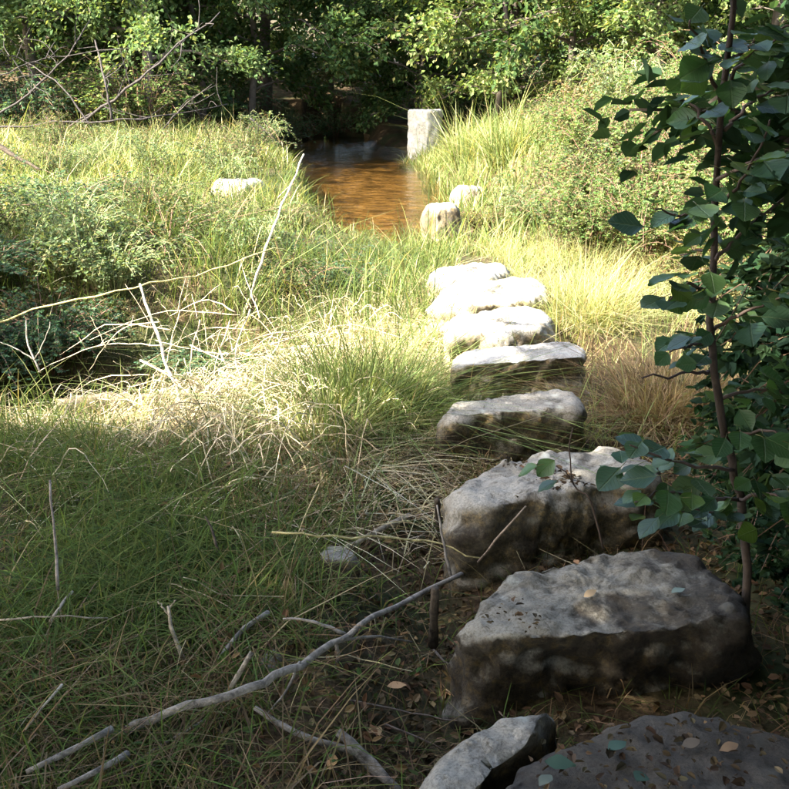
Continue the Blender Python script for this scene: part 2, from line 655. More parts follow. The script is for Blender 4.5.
# ------------------------------------------------------------------ ground
def build_ground():
    def axis(segs):
        out = []
        for a, b, n in segs:
            out += list(np.linspace(a, b, n, endpoint=False))
        return np.array(out + [segs[-1][1]])
    xs = axis([(-90, -14, 14), (-14, -4, 36), (-4, 3, 150), (3, 12, 34), (12, 90, 14)])
    ys = axis([(-60, -4, 12), (-4, 1.2, 22), (1.2, 8, 160), (8, 26, 200), (26, 60, 24), (60, 160, 10)])
    X, Y = np.meshgrid(xs, ys)
    Z = H(X, Y)
    near = ((Y > 1) & (Y < 9) & (np.abs(X) < 4)).astype(float)
    Z = Z + near.ravel().reshape(Z.shape) * 0.012 * fbm2(X.ravel(), Y.ravel(), 14, 3, 2).reshape(Z.shape)
    nx, ny = len(xs), len(ys)
    i = np.arange(ny - 1)[:, None] * nx
    j = np.arange(nx - 1)[None]
    q = np.stack([i + j, i + j + 1, i + nx + j + 1, i + nx + j], -1).reshape(-1, 4)
    mb = MB()
    mb.add(np.stack([X.ravel(), Y.ravel(), Z.ravel()], 1), None, q)
    g = mb.build("ground", M_SOIL, None, True)
    tag(g, "dark brown damp soil of the overgrown stream banks", "ground", kind="structure")
    # brown sediment sheet of the pool, just over the soil
    mb = MB()
    ys = np.linspace(10.3, 30.8, 100)
    ts = np.linspace(-1.0, 1.0, 15)
    V = []
    for y in ys:
        x = pool_c(y) + ts * pool_w(y)
        V.append(np.stack([x, np.full(15, y), H(x, np.full(15, y)) + 0.012], 1))
    q = np.array([(a * 15 + b, a * 15 + b + 1, a * 15 + b + 16, a * 15 + b + 15) for a in range(99) for b in range(14)])
    mb.add(np.concatenate(V), None, q)
    tag(mb.build("stream_bed", M_BED, None, True), "orange brown sediment under the shallow pool", "stream bed", kind="structure")
    mb = MB()
    V = []
    for y in ys:
        x = pool_c(y) + ts * pool_w(y) * 1.2
        V.append(np.stack([x, np.full(15, y), np.full(15, -0.07)], 1))
    mb.add(np.concatenate(V), None, q)
    tag(mb.build("water", M_WATER, None, True), "shallow brown water of the still pool", "water", kind="structure")


build_ground()

# ------------------------------------------------------------------ stones
STONES = []  # (cx, cy, angles, radii) for keeping plants off them


def stone(name, outline, ztop, depth, mat, label, cat="stepping stone", group=None, bevel=0.16, seed=0, rough=0.03,
          tilt=(0, 0), flare=0.05, nth=150, dome=0.0):
    o = np.asarray(outline, float)[:, :2]
    c = (o.max(0) + o.min(0)) / 2
    # dense outline, then radius as a function of angle
    dense = np.concatenate([o + (np.roll(o, -1, 0) - o) * t for t in np.linspace(0, 1, 40, endpoint=False)])
    a = np.arctan2(dense[:, 1] - c[1], dense[:, 0] - c[0])
    rr = np.hypot(dense[:, 0] - c[0], dense[:, 1] - c[1])
    k = np.argsort(a)
    th = np.linspace(-np.pi, np.pi, nth, endpoint=False)
    rad = np.interp(th, a[k], rr[k], period=2 * np.pi)
    ker = np.array([1, 2, 3, 2, 1.]) / 9
    rad = np.convolve(np.concatenate([rad[-2:], rad, rad[:2]]), ker, 'valid')
    STONES.append((c[0], c[1], th, rad))
    bz = bevel * 0.55
    prof = [(x, dome * (1 - x * x)) for x in np.linspace(0.02, 1 - bevel, 22)]
    prof += [(1 - bevel + bevel * math.sin(f), -bz * (1 - math.cos(f)) * 1.0) for f in np.linspace(0.1, math.pi / 2, 9)]
    prof += [(1 + flare * s, -bz - (depth - bz) * s) for s in np.linspace(0.06, 1, 20)]
    V = []
    for r_, z_ in prof:
        x = rad * r_ * np.cos(th)
        y = rad * r_ * np.sin(th)
        V.append(np.stack([x, y, np.full(nth, z_) + x * tilt[0] + y * tilt[1]], 1))
    V = np.array(V)
    n = len(prof)
    F = V.reshape(-1, 3)
    # displace along the surface normal
    du = np.roll(V, -1, 1) - np.roll(V, 1, 1)
    dv = np.gradient(V, axis=0)
    Nn = unit(np.cross(dv, du)).reshape(-1, 3)
    if Nn[: nth, 2].mean() < 0:
        Nn = -Nn
    s = np.array([seed * 3.7, seed * 1.9, seed * 5.1])
    big = fbm(F * 3.2 + s, 3) * rough * 1.1
    mid = fbm(F * 11 + s, 3) * rough * 0.5
    ridged = -np.abs(fbm(F * 6 + s + 9, 3)) * rough * 0.6
    fine = fbm(F * 38 + s, 3) * rough * 0.16
    side = 1 - np.clip(Nn[:, 2], 0, 1) * 0.55
    F = F + Nn * ((big + mid + ridged) * side + fine)[:, None]
    i = np.arange(n - 1)[:, None] * nth
    j = np.arange(nth)[None]
    kx = (j + 1) % nth
    q = np.stack([i + j, i + nth + j, i + nth + kx, i + kx], -1).reshape(-1, 4)
    cen = F[:nth].mean(0)
    F = np.concatenate([F, cen[None]])
    tr = np.array([(n * nth, a_, (a_ + 1) % nth) for a_ in range(nth)])
    mb = MB()
    mb.add(F, tr, q)
    ob = mb.build(name, mat, None, True)
    ob.location = (c[0], c[1], ztop)
    return tag(ob, label, cat, group)


def trace(px, z):
    return np.array([gp(u, v, z) for u, v in px])


G_ST = "stepping stones crossing the overgrown stream"
MS = [stone_mat("granite_a", (.235, .215, .17), (.040, .031, .018), 0.97, 0.38, 0.0, .35),  # largest stone: shade painted into the dirt of its right half
      stone_mat("granite_b", (.31, .285, .235), (.10, .08, .045), 0.9, 0.20, 3.1),
      stone_mat("granite_c", (.38, .365, .33), (.12, .09, .045), 0.85, 0.18, 7.7),
      stone_mat("granite_d", (.30, .285, .25), (.09, .07, .04), 0.3, 1.3, 11.3, .4),  # leaf strewn stone: dirt darkened to carry the overhanging tree's shade
      stone_mat("granite_e", (.40, .385, .34), (.17, .13, .07), 0.7, 0.16, 5.5),
      stone_mat("granite_f", (.66, .64, .58), (.30, .25, .17), 0.35, 0.0, 9.1)]

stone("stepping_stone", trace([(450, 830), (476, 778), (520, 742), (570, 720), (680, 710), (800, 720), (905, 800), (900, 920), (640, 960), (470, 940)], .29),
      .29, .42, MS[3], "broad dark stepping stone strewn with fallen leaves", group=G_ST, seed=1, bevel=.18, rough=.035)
stone("rock", trace([(384, 850), (404, 790), (430, 750), (476, 720), (530, 702), (576, 702), (574, 728), (520, 752), (486, 782), (462, 830), (440, 870)], .25),
      .285, .38, MS[1], "pale rounded rock wedged against the leaf strewn stone above the ditch", "rock", seed=21, bevel=.42, rough=.025, tilt=(.02, .03))
stone("stepping_stone", trace([(448, 620), (456, 600), (490, 571), (560, 553), (640, 544), (705, 550), (752, 585), (756, 616), (705, 630), (600, 636), (545, 641), (500, 642), (466, 636)], .30),
      .30, .42, MS[0], "largest grey stepping stone with dark mossy front, beside the leafy sapling", group=G_ST, seed=2, bevel=.19, rough=.05, flare=-.04)
stone("stepping_stone", trace([(445, 492), (452, 471), (490, 455), (560, 447), (622, 445), (654, 454), (657, 478), (590, 489), (530, 498), (492, 512), (456, 511)], .30),
      .30, .40, MS[1], "pale grey stepping stone half overhung by a small leafy twig", group=G_ST, seed=3, bevel=.22, rough=.05, flare=-.04)
stone("stepping_stone", trace([(437, 410), (444, 400), (500, 393), (560, 388), (578, 393), (583, 407), (540, 411), (480, 414), (443, 418)], .30),
      .30, .40, MS[1], "blocky grey stepping stone with straight brown front beside dead brown grass", group=G_ST, seed=4, bevel=.15, rough=.036)
stone("stepping_stone", trace([(446, 359), (458, 351), (520, 345), (575, 341), (591, 346), (589, 356), (540, 360), (490, 364), (450, 367)], .30),
      .30, .40, MS[2], "flat squared stepping stone with brown front and white sunlit end", group=G_ST, seed=5, bevel=.13, rough=.034)
stone("stepping_stone", trace([(440, 326), (446, 313), (500, 305), (545, 304), (560, 315), (545, 328), (500, 332), (446, 335)], .30),
      .30, .40, MS[4], "bleached stepping stone beside the brightest tall yellow grass", group=G_ST, seed=6, bevel=.22, rough=.045)
stone("stepping_stone", trace([(430, 297), (440, 285), (490, 279), (545, 277), (553, 288), (540, 298), (480, 302), (436, 304)], .31),
      .31, .40, MS[4], "bleached long stepping stone with a dry brown crack across it", group=G_ST, seed=7, bevel=.22, rough=.05)
stone("stepping_stone", trace([(425, 272), (431, 265), (470, 260), (508, 260), (514, 269), (490, 277), (440, 280)], .31),
      .31, .40, MS[4], "low white stepping stone farthest along the row, before the pool", group=G_ST, seed=8, bevel=.26, rough=.045)


def circ(c, rx, ry, rz=0, n=14, ir=0.12, seed=0):
    r_ = np.random.default_rng(seed)
    t = np.arange(n) * 2 * np.pi / n
    k = 1 + r_.uniform(-ir, ir, n)
    x, y = rx * k * np.cos(t), ry * k * np.sin(t)
    return np.stack([c[0] + x * math.cos(rz) - y * math.sin(rz), c[1] + x * math.sin(rz) + y * math.cos(rz)], 1)


stone("boulder", circ((.52, 10.75), .25, .22, seed=1), .38, .46, MS[1], "rounded grey boulder at the near edge of the brown pool", "boulder", seed=11, bevel=.6, rough=.04)
stone("boulder", circ((1.05, 13.6), .30, .22, seed=2), .26, .4, MS[4], "small white boulder under the tall grass beside the pool", "boulder", seed=12, bevel=.5, rough=.04)
stone("boulder", circ((-1.95, 12.3), .38, .26, seed=3), .50, .6, MS[4], "flat white sunlit rock in the grass across the brambles", "boulder", seed=13, bevel=.35, rough=.04)
stone("stone_block", circ((.66, 21.9), .38, .30, .2, 8, .08, 4), .98, 1.2, MS[5], "upright pale stone block at the far bank of the pool", "stone block", seed=14, bevel=.12, rough=.03)
stone("flat_rock", trace([(312, 566), (325, 552), (345, 556), (362, 568), (350, 576), (320, 574)], .12), .17, .17, MS[1], "small flat pale rock lying in the shaded grass", "rock", seed=15, bevel=.3, rough=.02)
stone("flat_rock", trace([(255, 672), (262, 655), (278, 652), (285, 670), (275, 685), (260, 685)], .12), .16, .14, MS[1], "small whitish rock behind the long fallen branch", "rock", seed=16, bevel=.4, rough=.02)


def off_stones(x, y, margin=0.02):
    ok = np.ones(len(x), bool)
    for cx, cy, th, rad in STONES:
        dx, dy = x - cx, y - cy
        rr = np.interp(np.arctan2(dy, dx), th, rad, period=2 * np.pi)
        ok &= np.hypot(dx, dy) > rr + margin
    return ok


# ------------------------------------------------------------------ trees
def make_tree(name, seed, height, crown_lo, spread, n_limb, leaves_n, leaf, pal, palw, trunk_r=0.12, lean=(0, 0), barkc=(.085, .07, .055), six=False):
    r = np.random.default_rng(seed)
    root = empty(name)
    tb = MB()
    top = np.array([lean[0], lean[1], height * .9])
    tp = curve([(0, 0, -.15), top * .35 + [r.normal(0, .12), r.normal(0, .12), 0], top * .7 + [r.normal(0, .2), r.normal(0, .2), 0], top], 14, .02, r)
    tube(tb, tp, np.linspace(trunk_r, trunk_r * .2, 14), 8, barkc, .06)
    twb = MB()
    ends, dirs = [], []
    for i in range(n_limb):
        f = (i + r.uniform(.1, .9)) / n_limb
        z = crown_lo + (height * .88 - crown_lo) * f
        k = np.clip(z / height / .9 * 13, 0, 13)
        a = tp[int(k)]
        az = i * 2.4 + r.uniform(-.5, .5)
        L = spread * (0.55 + .6 * math.sin(math.pi * (.18 + .75 * f))) * r.uniform(.7, 1.15)
        d = np.array([math.cos(az), math.sin(az), 0])
        rise = r.uniform(-.25, .35) * L * (.4 + f)
        pts = curve([a, a + d * L * .5 + [0, 0, rise * .7 + .08 * L], a + d * L + [r.normal(0, .1 * L), r.normal(0, .1 * L), rise - .08 * L]], 9, .012 * L, r)
        tube(tb, pts, np.linspace(trunk_r * .35, .012, 9), 5, barkc, .05, False)
        for s in range(9):
            j = r.integers(2, 9)
            p0 = pts[j]
            dd = unit(np.array([d[0] + r.normal(0, .7), d[1] + r.normal(0, .7), r.normal(.0, .45)])[None])[0]
            l2 = L * r.uniform(.22, .5)
            sp = np.stack([p0, p0 + dd * l2 * .55 + [0, 0, .05 * l2], p0 + dd * l2 - [0, 0, .12 * l2]])
            tube(twb, sp, [.012, .008, .004], 3, barkc, 0, False)
            ends.append(sp)
            dirs.append(dd)
    ends = np.array(ends)
    dirs = np.array(dirs)
    k = r.integers(0, len(ends), leaves_n)
    t = r.uniform(.15, 1.0, leaves_n) ** .7
    base = np.where((t < .55)[:, None], ends[k, 0] + (ends[k, 1] - ends[k, 0]) * (t / .55)[:, None],
                    ends[k, 1] + (ends[k, 2] - ends[k, 1]) * ((t - .55) / .45)[:, None])
    base = base + r.normal(0, 1, (leaves_n, 3)) * (spread * .055) * np.array([1, 1, .8])
    D = dirs[k] + r.normal(0, .7, (leaves_n, 3)) - [0, 0, .25]
    lb = MB()
    L = leaf * r.uniform(.7, 1.25, leaves_n)
    colr = jit(pick(pal, palw, leaves_n, r), leaves_n, .25, .08, r)
    leaves(lb, base, D, L, L * r.uniform(.55, .8, leaves_n), colr, .15, r, six)
    tb.build("trunk", M_BARK, root, True)
    tag(twb.build("twigs", M_BARK, root), kind="stuff")
    tag(lb.build("crown", M_LEAF, root), kind="stuff")
    return root


PAL_A = [(.095, .145, .055), (.070, .115, .045), (.13, .18, .075), (.15, .175, .07)]
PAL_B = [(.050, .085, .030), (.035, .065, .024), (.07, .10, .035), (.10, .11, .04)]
PAL_C = [(.12, .17, .055), (.16, .20, .08), (.09, .135, .04), (.20, .19, .08)]
protos = {
    'a': make_tree("broadleaf_tree", 11, 7.5, 2.0, 2.4, 22, 19000, .105, PAL_A, [4, 3, 3, 1], .13),
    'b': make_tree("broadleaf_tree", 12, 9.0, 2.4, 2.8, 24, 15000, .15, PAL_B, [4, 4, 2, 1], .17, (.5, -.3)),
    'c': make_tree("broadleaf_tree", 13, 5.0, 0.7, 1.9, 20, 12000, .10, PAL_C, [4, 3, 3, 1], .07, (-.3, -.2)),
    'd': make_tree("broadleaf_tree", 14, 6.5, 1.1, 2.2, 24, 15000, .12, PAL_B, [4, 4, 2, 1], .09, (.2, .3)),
}
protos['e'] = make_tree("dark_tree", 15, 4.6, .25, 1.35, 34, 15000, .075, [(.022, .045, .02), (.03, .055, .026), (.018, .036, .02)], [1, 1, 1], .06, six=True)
_used = set()


def put_tree(kind, x, y, rz, s, label, group=None, cat="tree"):
    src = protos[kind]
    if kind in _used:
        o = copy_tree(src)
    else:
        o = src
        _used.add(kind)
    o.location = (x, y, Hs(x, y) - .02)
    o.rotation_euler = (0, 0, rz)
    o.scale = (s, s, s)
    if "group" in o:
        del o["group"]
    return tag(o, label, cat, group)


# trees of the far bank
put_tree('a', -5.0, 20.5, .4, 1.0, "tree with pale sunlit leaves overhanging bare branches behind the meadow")
put_tree('a', -7.6, 21.5, 2.4, 1.05, "sunlit tree at the outer end of the bare dead branches")
put_tree('d', -3.4, 23.6, 1.0, 1.1, "small leafy tree hanging over the dark water's mossy bank")
put_tree('c', 2.1, 21.5, 0.2, 1.15, "bushy bright green tree behind the pale stone block")
put_tree('d', 3.6, 20.0, 1.9, 1.0, "bushy tree standing between the tall grass bank and the wood")
put_tree('c', 5.2, 18.5, 3.6, 1.05, "light green leafy tree above the bramble bank")
put_tree('a', 7.2, 19.5, 5.2, 1.0, "round sunlit tree behind the bramble bank and the sapling")
put_tree('d', 0.9, 27.2, 4.1, 1.0, "shaded tree in the dark gap where the stream leaves the wood")
GW = "trees in the dark wood behind the pool"
LW = "shaded broadleaf tree in the dark wood behind the pool"
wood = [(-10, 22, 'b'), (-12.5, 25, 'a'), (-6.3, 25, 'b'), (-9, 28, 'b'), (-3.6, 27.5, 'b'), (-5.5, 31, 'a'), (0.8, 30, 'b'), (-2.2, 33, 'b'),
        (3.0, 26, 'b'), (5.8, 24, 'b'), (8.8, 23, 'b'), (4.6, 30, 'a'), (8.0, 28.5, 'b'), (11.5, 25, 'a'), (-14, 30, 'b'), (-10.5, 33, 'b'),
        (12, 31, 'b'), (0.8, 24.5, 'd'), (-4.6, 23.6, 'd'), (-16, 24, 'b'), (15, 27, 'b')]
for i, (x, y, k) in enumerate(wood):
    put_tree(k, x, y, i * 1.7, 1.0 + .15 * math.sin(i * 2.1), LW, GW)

# trees standing on the near bank whose shade falls over the foreground
GS = "shade trees on the near bank"
LS = "leafy tree on the near bank shading the foreground grass"
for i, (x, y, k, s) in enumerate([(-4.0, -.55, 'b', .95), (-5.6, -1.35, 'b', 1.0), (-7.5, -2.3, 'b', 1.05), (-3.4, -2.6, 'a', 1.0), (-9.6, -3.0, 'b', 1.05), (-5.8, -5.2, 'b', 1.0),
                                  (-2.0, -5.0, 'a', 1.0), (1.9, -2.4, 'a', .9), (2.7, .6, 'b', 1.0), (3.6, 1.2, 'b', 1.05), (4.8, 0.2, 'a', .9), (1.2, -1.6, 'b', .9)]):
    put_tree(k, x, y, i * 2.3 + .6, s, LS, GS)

put_tree('d', -5.3, 5.1, 1.2, .48, "small tree on the bank whose shade falls in the hollow")
put_tree('d', -7.3, 6.1, 2.2, .68, "leafy tree whose shade falls over the low brambles")

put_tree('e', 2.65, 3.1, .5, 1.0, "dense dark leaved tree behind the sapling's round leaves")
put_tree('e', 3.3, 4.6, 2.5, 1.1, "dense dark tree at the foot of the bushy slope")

# the mass of foliage deep in the wood
mb = MB()
n = 60000
P = np.stack([rng.uniform(-26, 26, n), rng.uniform(34, 44, n), rng.uniform(0, 11, n)], 1)
P[:, 2] += H(P[:, 0], P[:, 1])
keep = fbm(P * .35, 3) > -.35
P = P[keep]
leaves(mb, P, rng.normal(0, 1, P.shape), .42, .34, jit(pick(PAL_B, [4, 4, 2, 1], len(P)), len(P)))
tag(mb.build("far_wood", M_LEAF), "dense dark foliage filling the depth of the wood", "wood", kind="stuff")


# ------------------------------------------------------------------ shrubs
def make_bush(name, seed, canes, length, arch, leaf, per, pal, palw, canec=(.16, .10, .07), lmat=None, wide=1.0, r0=.12, tri=True, six=False):
    r = np.random.default_rng(seed)
    root = empty(name)
    cb, lb = MB(), MB()
    for i in range(canes):
        az = r.uniform(0, 2 * np.pi)
        L = length * r.uniform(.5, 1.15)
        d = np.array([math.cos(az), math.sin(az), 0])
        b = d * r.uniform(0, r0)
        out = arch * r.uniform(.3, 1.2) * L * wide
        up = L * r.uniform(.55, .95)
        pts = curve([b + [0, 0, -.04], b + d * out * .35 + [0, 0, up * .75], b + d * out * .8 + [0, 0, up], b + d * out * 1.15 + [0, 0, up * r.uniform(.55, .95)]], 9, .01 * L, r)
        tube(cb, pts, np.linspace(.0045, .0018, 9), 3, jit(canec, 1, .3, .1, r)[0], 0, False)
        m = int(per * r.uniform(.7, 1.2))
        t = r.uniform(.15, 1, m)
        k = np.clip((t * 8).astype(int), 0, 7)
        fr = (t * 8 - k)[:, None]
        base = pts[k] * (1 - fr) + pts[k + 1] * fr + r.normal(0, .02 * max(length, .4), (m, 3))
        D = r.normal(0, 1, (m, 3)) + d * .4
        D[:, 2] = D[:, 2] * .5 - .1
        Lf = leaf * r.uniform(.6, 1.3, m)
        c = jit(pick(pal, palw, m, r), m, .25, .1, r)
        leaves(lb, base, D, Lf, Lf * r.uniform(.55, .8, m), c, .15, r, six)
        if tri:
            for sg in (-1, 1):
                D2 = D + sg * .9 * np.stack([-D[:, 1], D[:, 0], D[:, 2] * 0], 1)
                leaves(lb, base, D2, Lf * .85, Lf * .55, c, .15, r, six)
    tag(cb.build("stems", M_BARK, root), kind="stuff")
    tag(lb.build("foliage", lmat or M_LEAF, root), kind="stuff")
    return root


PB1 = [(.07, .12, .068), (.09, .15, .085), (.055, .095, .06), (.13, .16, .08)]
PB2 = [(.095, .15, .05), (.13, .18, .065), (.18, .21, .085), (.07, .11, .042), (.18, .16, .08)]
PB3 = [(.10, .12, .04), (.16, .14, .06), (.22, .15, .08), (.08, .08, .04)]
bush = {
    'l': make_bush("bramble_bush", 21, 85, .72, .9, .036, 40, PB1, [4, 3, 3, 1]),
    'm': make_bush("bramble_bush", 22, 70, .60, 1.1, .034, 36, PB1, [3, 4, 2, 1]),
    'r': make_bush("leafy_bush", 23, 85, 1.05, .75, .042, 38, PB2, [4, 3, 2, 2, 1]),
    's': make_bush("leafy_bush", 24, 70, .85, .8, .045, 28, PB3, [3, 2, 1, 2]),
}
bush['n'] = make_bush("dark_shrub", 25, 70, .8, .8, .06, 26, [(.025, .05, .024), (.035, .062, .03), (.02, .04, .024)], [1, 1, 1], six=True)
bush['p'] = make_bush("leafy_herb", 26, 70, .7, .6, .036, 34, [(.13, .18, .09), (.17, .22, .11), (.10, .14, .06), (.22, .22, .10)], [3, 3, 3, 1], (.2, .2, .1), tri=False)
bush['t'] = make_bush("loose_shrub", 27, 55, .85, .9, .03, 44, [(.09, .12, .05), (.12, .15, .06), (.07, .10, .055), (.20, .17, .08)], [3, 3, 3, 1])
_bu = set()


def put_bush(kind, x, y, s, label, group, sz=None):
    src = bush[kind]
    if kind in _bu:
        o = copy_tree(src)
    else:
        o = src
        _bu.add(kind)
    o.location = (x, y, Hs(x, y) - .01)
    o.rotation_euler = (0, 0, rng.uniform(0, 6.28))
    o.scale = (s, s, sz or s)
    if "group" in o:
        del o["group"]
    return tag(o, label, "bush", group)


GL = "low brambles on the far side of the hollow"
LL = "low bluish green bramble among the tangle between hollow and meadow"
LEFT = [(-3.0, 6.5, .9, 'l'), (-2.3, 6.6, .85, 'm'), (-3.7, 6.4, 1.0, 'l'), (-1.6, 6.5, .6, 'm'), (-3.2, 7.2, 1.0, 'l'), (-2.5, 7.4, 1.0, 'l'), (-1.9, 7.0, .85, 'm'), (-3.7, 8.2, 1.1, 'l'), (-2.9, 8.4, 1.1, 'l'), (-2.1, 8.2, 1.0, 'l'),
                   (-1.4, 7.9, .8, 'm'), (-.9, 7.4, .65, 'm'), (-.4, 7.9, .6, 'm'), (-3.4, 9.5, 1.1, 'l'), (-2.5, 9.5, 1.0, 'l'), (-1.6, 9.2, .8, 'm'),
                   (-.8, 8.9, .6, 'm'), (-.1, 8.9, .5, 'm'), (-4.6, 9.6, 1.2, 'l'), (-4.3, 7.4, 1.2, 'l'), (-1.2, 10.2, .55, 'm'), (-.5, 9.9, .45, 'm'), (.1, 9.8, .42, 'm'),
                   (-2.8, 10.8, .8, 'm'), (-3.9, 10.9, 1.0, 'l'), (-5.2, 8.5, 1.3, 'l')]
for x, y, s_ in [(-3.1, 6.45, .85), (-2.5, 6.6, .8), (-3.7, 6.3, .9)]:
    put_bush('l', x, y, s_, "thick dark bramble hanging over the hollow's far rim", "brambles over the hollow's rim")
KINDS = {'l': ("low bluish green bramble among the tangle between hollow and meadow", "low brambles on the far side of the hollow"),
         'm': ("small bluish bramble growing before the pool and boulder", "small brambles before the pool"),
         'p': ("pale green leafy herb clump among the bluish brambles", "pale herb clumps among the brambles"),
         't': ("dull green loose shrub among the bluish brambles", "dull loose shrubs among the brambles")}
for i, (x, y, s, k) in enumerate(LEFT):
    k = k if i < 4 else str(rng.choice([k, 'p', 't', 'p', 't', k]))
    put_bush(k, x + rng.normal(0, .12), y + rng.normal(0, .12), s * rng.uniform(.85, 1.2), *KINDS[k], s * rng.uniform(.5, .95))
GR = "bushes on the slope behind the tall yellow grass"
LR = "sunlit leafy bush on the slope between tall grass and the wood"
for x, y, s, k in [(2.2, 8.4, .8, 'r'), (2.9, 8.0, .9, 'r'), (3.6, 8.6, 1.0, 'r'), (1.7, 9.6, .7, 's'), (2.5, 9.8, .9, 'r'), (3.3, 10.0, 1.0, 's'), (4.2, 10.2, 1.1, 'r'),
                   (1.5, 11.2, .6, 's'), (2.3, 11.4, .8, 's'), (3.1, 11.8, 1.0, 'r'), (4.1, 12.0, 1.1, 'r'), (5.1, 11.5, 1.1, 's'), (2.9, 13.6, .8, 's'), (3.9, 14.0, 1.1, 'r'),
                   (5.0, 14.0, 1.2, 'r'), (4.4, 16.2, 1.3, 'r'), (5.8, 16.0, 1.4, 'r'), (3.3, 16.6, 1.1, 's'), (6.6, 13.5, 1.3, 'r'), (1.9, 8.9, .8, 'r'), (2.2, 10.6, .85, 'r'), (2.9, 9.0, 1.0, 'r'), (2.6, 12.6, 1.0, 'r'), (3.5, 12.9, 1.1, 'r'), (3.4, 14.9, 1.2, 'r'), (2.7, 15.2, .9, 'r'), (4.6, 15.0, 1.3, 'r'), (3.8, 11.0, 1.1, 'r'), (3.9, 7.6, 1.0, 'r'), (2.8, 7.4, .85, 'r'), (2.4, 7.1, .6, 's'), (3.2, 6.8, .8, 'r'), (4.6, 8.8, 1.1, 'r')]:
    k = k if rng.uniform() < .6 or y < 9 else str(rng.choice(['p', 't']))
    if k in 'pt':
        put_bush(k, x, y, s * 1.25, "pale green upright herb clump on the bushy slope" if k == 'p' else "loose dull shrub with fine leaves on the bushy slope",
                 "herb clumps of the slope" if k == 'p' else "loose shrubs of the slope", s * rng.uniform(.9, 1.6))
        continue
    row = 0 if y < 9 else 1 if y < 12.5 else 2
    put_bush(k, x, y, s, ["bright leafy bush at the foot of the slope beside the tall yellow grass", "leafy bush in the middle of the bushy slope", "tall leafy bush at the slope's top under the trees"][row] if k == 'r'
             else ["reddish brown bush at the foot of the bushy slope", "dry reddish brown bush between the green bushes of the slope", "brownish bush at the top of the slope before the wood"][row],
             ["bushes at the foot of the slope", "bushes of the middle slope", "bushes at the top of the slope"][row] + (" with green leaves" if k == 'r' else " with brown leaves"))
put_bush('s', 1.0, 11.0, .42, "low reddish brown bush beside the rounded grey boulder", None)
for i in range(26):
    x, y = rng.uniform(-7.5, -1.6), rng.uniform(11.5, 19.5)
    k = 'pt'[i % 2]
    put_bush(k, x, y, rng.uniform(.5, .95), "pale green herb clump standing in the meadow grass" if k == 'p' else "small loose shrub standing in the meadow grass",
             "herb clumps in the meadow" if k == 'p' else "loose shrubs in the meadow")
# shrubs of the wood's edge, under the trees
GE = "undergrowth along the edge of the wood"
LE = "shaded undergrowth shrub below the trees of the wood"
for i, (x, y) in enumerate([(-11, 21.0), (-9.8, 20.4), (-7.6, 20.2), (-5.2, 20.2), (-8.6, 20.6), (-6.4, 20.9), (-9, 22), (-7.3, 23.2), (-5.9, 23), (-4.2, 24.5), (-3, 25.5), (-1.8, 29.5), (-.4, 28.8), (1.6, 25.3), (2.9, 23.5), (4.6, 22), (6.4, 21.5), (-4.8, 27), (-6.8, 27), (-2.6, 31), (.8, 32)]):
    put_bush('lr'[i % 2] if y < 24 else 'l', x, y, 1.7 + .3 * math.sin(i), "sunlit undergrowth shrub where the meadow meets the wood" if y < 21.8 and x < 0 else "undergrowth shrub behind the upright stone block and tall grass" if x > 1 else LE,
             "undergrowth along the meadow's end" if y < 21.8 and x < 0 else "undergrowth behind the stone block" if x > 1 else GE)
# shrubs of the near right bank, in deep shade
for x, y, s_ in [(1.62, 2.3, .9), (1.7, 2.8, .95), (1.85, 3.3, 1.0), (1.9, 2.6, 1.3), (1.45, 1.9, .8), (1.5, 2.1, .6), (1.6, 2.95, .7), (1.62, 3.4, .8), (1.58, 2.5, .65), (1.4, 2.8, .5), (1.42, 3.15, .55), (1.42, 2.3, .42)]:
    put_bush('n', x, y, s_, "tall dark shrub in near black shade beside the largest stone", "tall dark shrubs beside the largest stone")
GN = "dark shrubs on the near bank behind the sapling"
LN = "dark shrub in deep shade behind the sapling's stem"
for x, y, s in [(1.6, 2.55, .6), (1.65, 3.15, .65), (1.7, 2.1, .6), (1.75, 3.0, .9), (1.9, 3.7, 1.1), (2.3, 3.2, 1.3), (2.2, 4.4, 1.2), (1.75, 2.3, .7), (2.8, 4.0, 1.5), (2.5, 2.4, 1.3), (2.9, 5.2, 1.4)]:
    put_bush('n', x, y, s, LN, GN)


# ------------------------------------------------------------------ grass
def scatter(n, x0, x1, y0, y1, dens=None, margin=.02):
    x = rng.uniform(x0, x1, n)
    y = rng.uniform(y0, y1, n)
    ok = off_stones(x, y, margin)
    d = np.abs(x - pool_c(y)) / np.maximum(pool_w(y), 1e-3)
    ok &= ~((d < .93 + .28 * fbm2(x, y, 1.7, 2, 77)) & (pool_w(y) > .01))
    if dens is not None:
        ok &= rng.uniform(0, 1, n) < dens(x, y)
    x, y = x[ok], y[ok]
    return np.stack([x, y, H(x, y) - .005], 1)


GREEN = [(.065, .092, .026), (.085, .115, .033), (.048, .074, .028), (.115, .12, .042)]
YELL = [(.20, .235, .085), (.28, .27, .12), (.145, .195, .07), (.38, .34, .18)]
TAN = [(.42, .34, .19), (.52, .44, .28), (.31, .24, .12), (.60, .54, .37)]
BROWN = [(.15, .105, .058), (.21, .155, .085), (.10, .07, .04), (.28, .215, .13)]

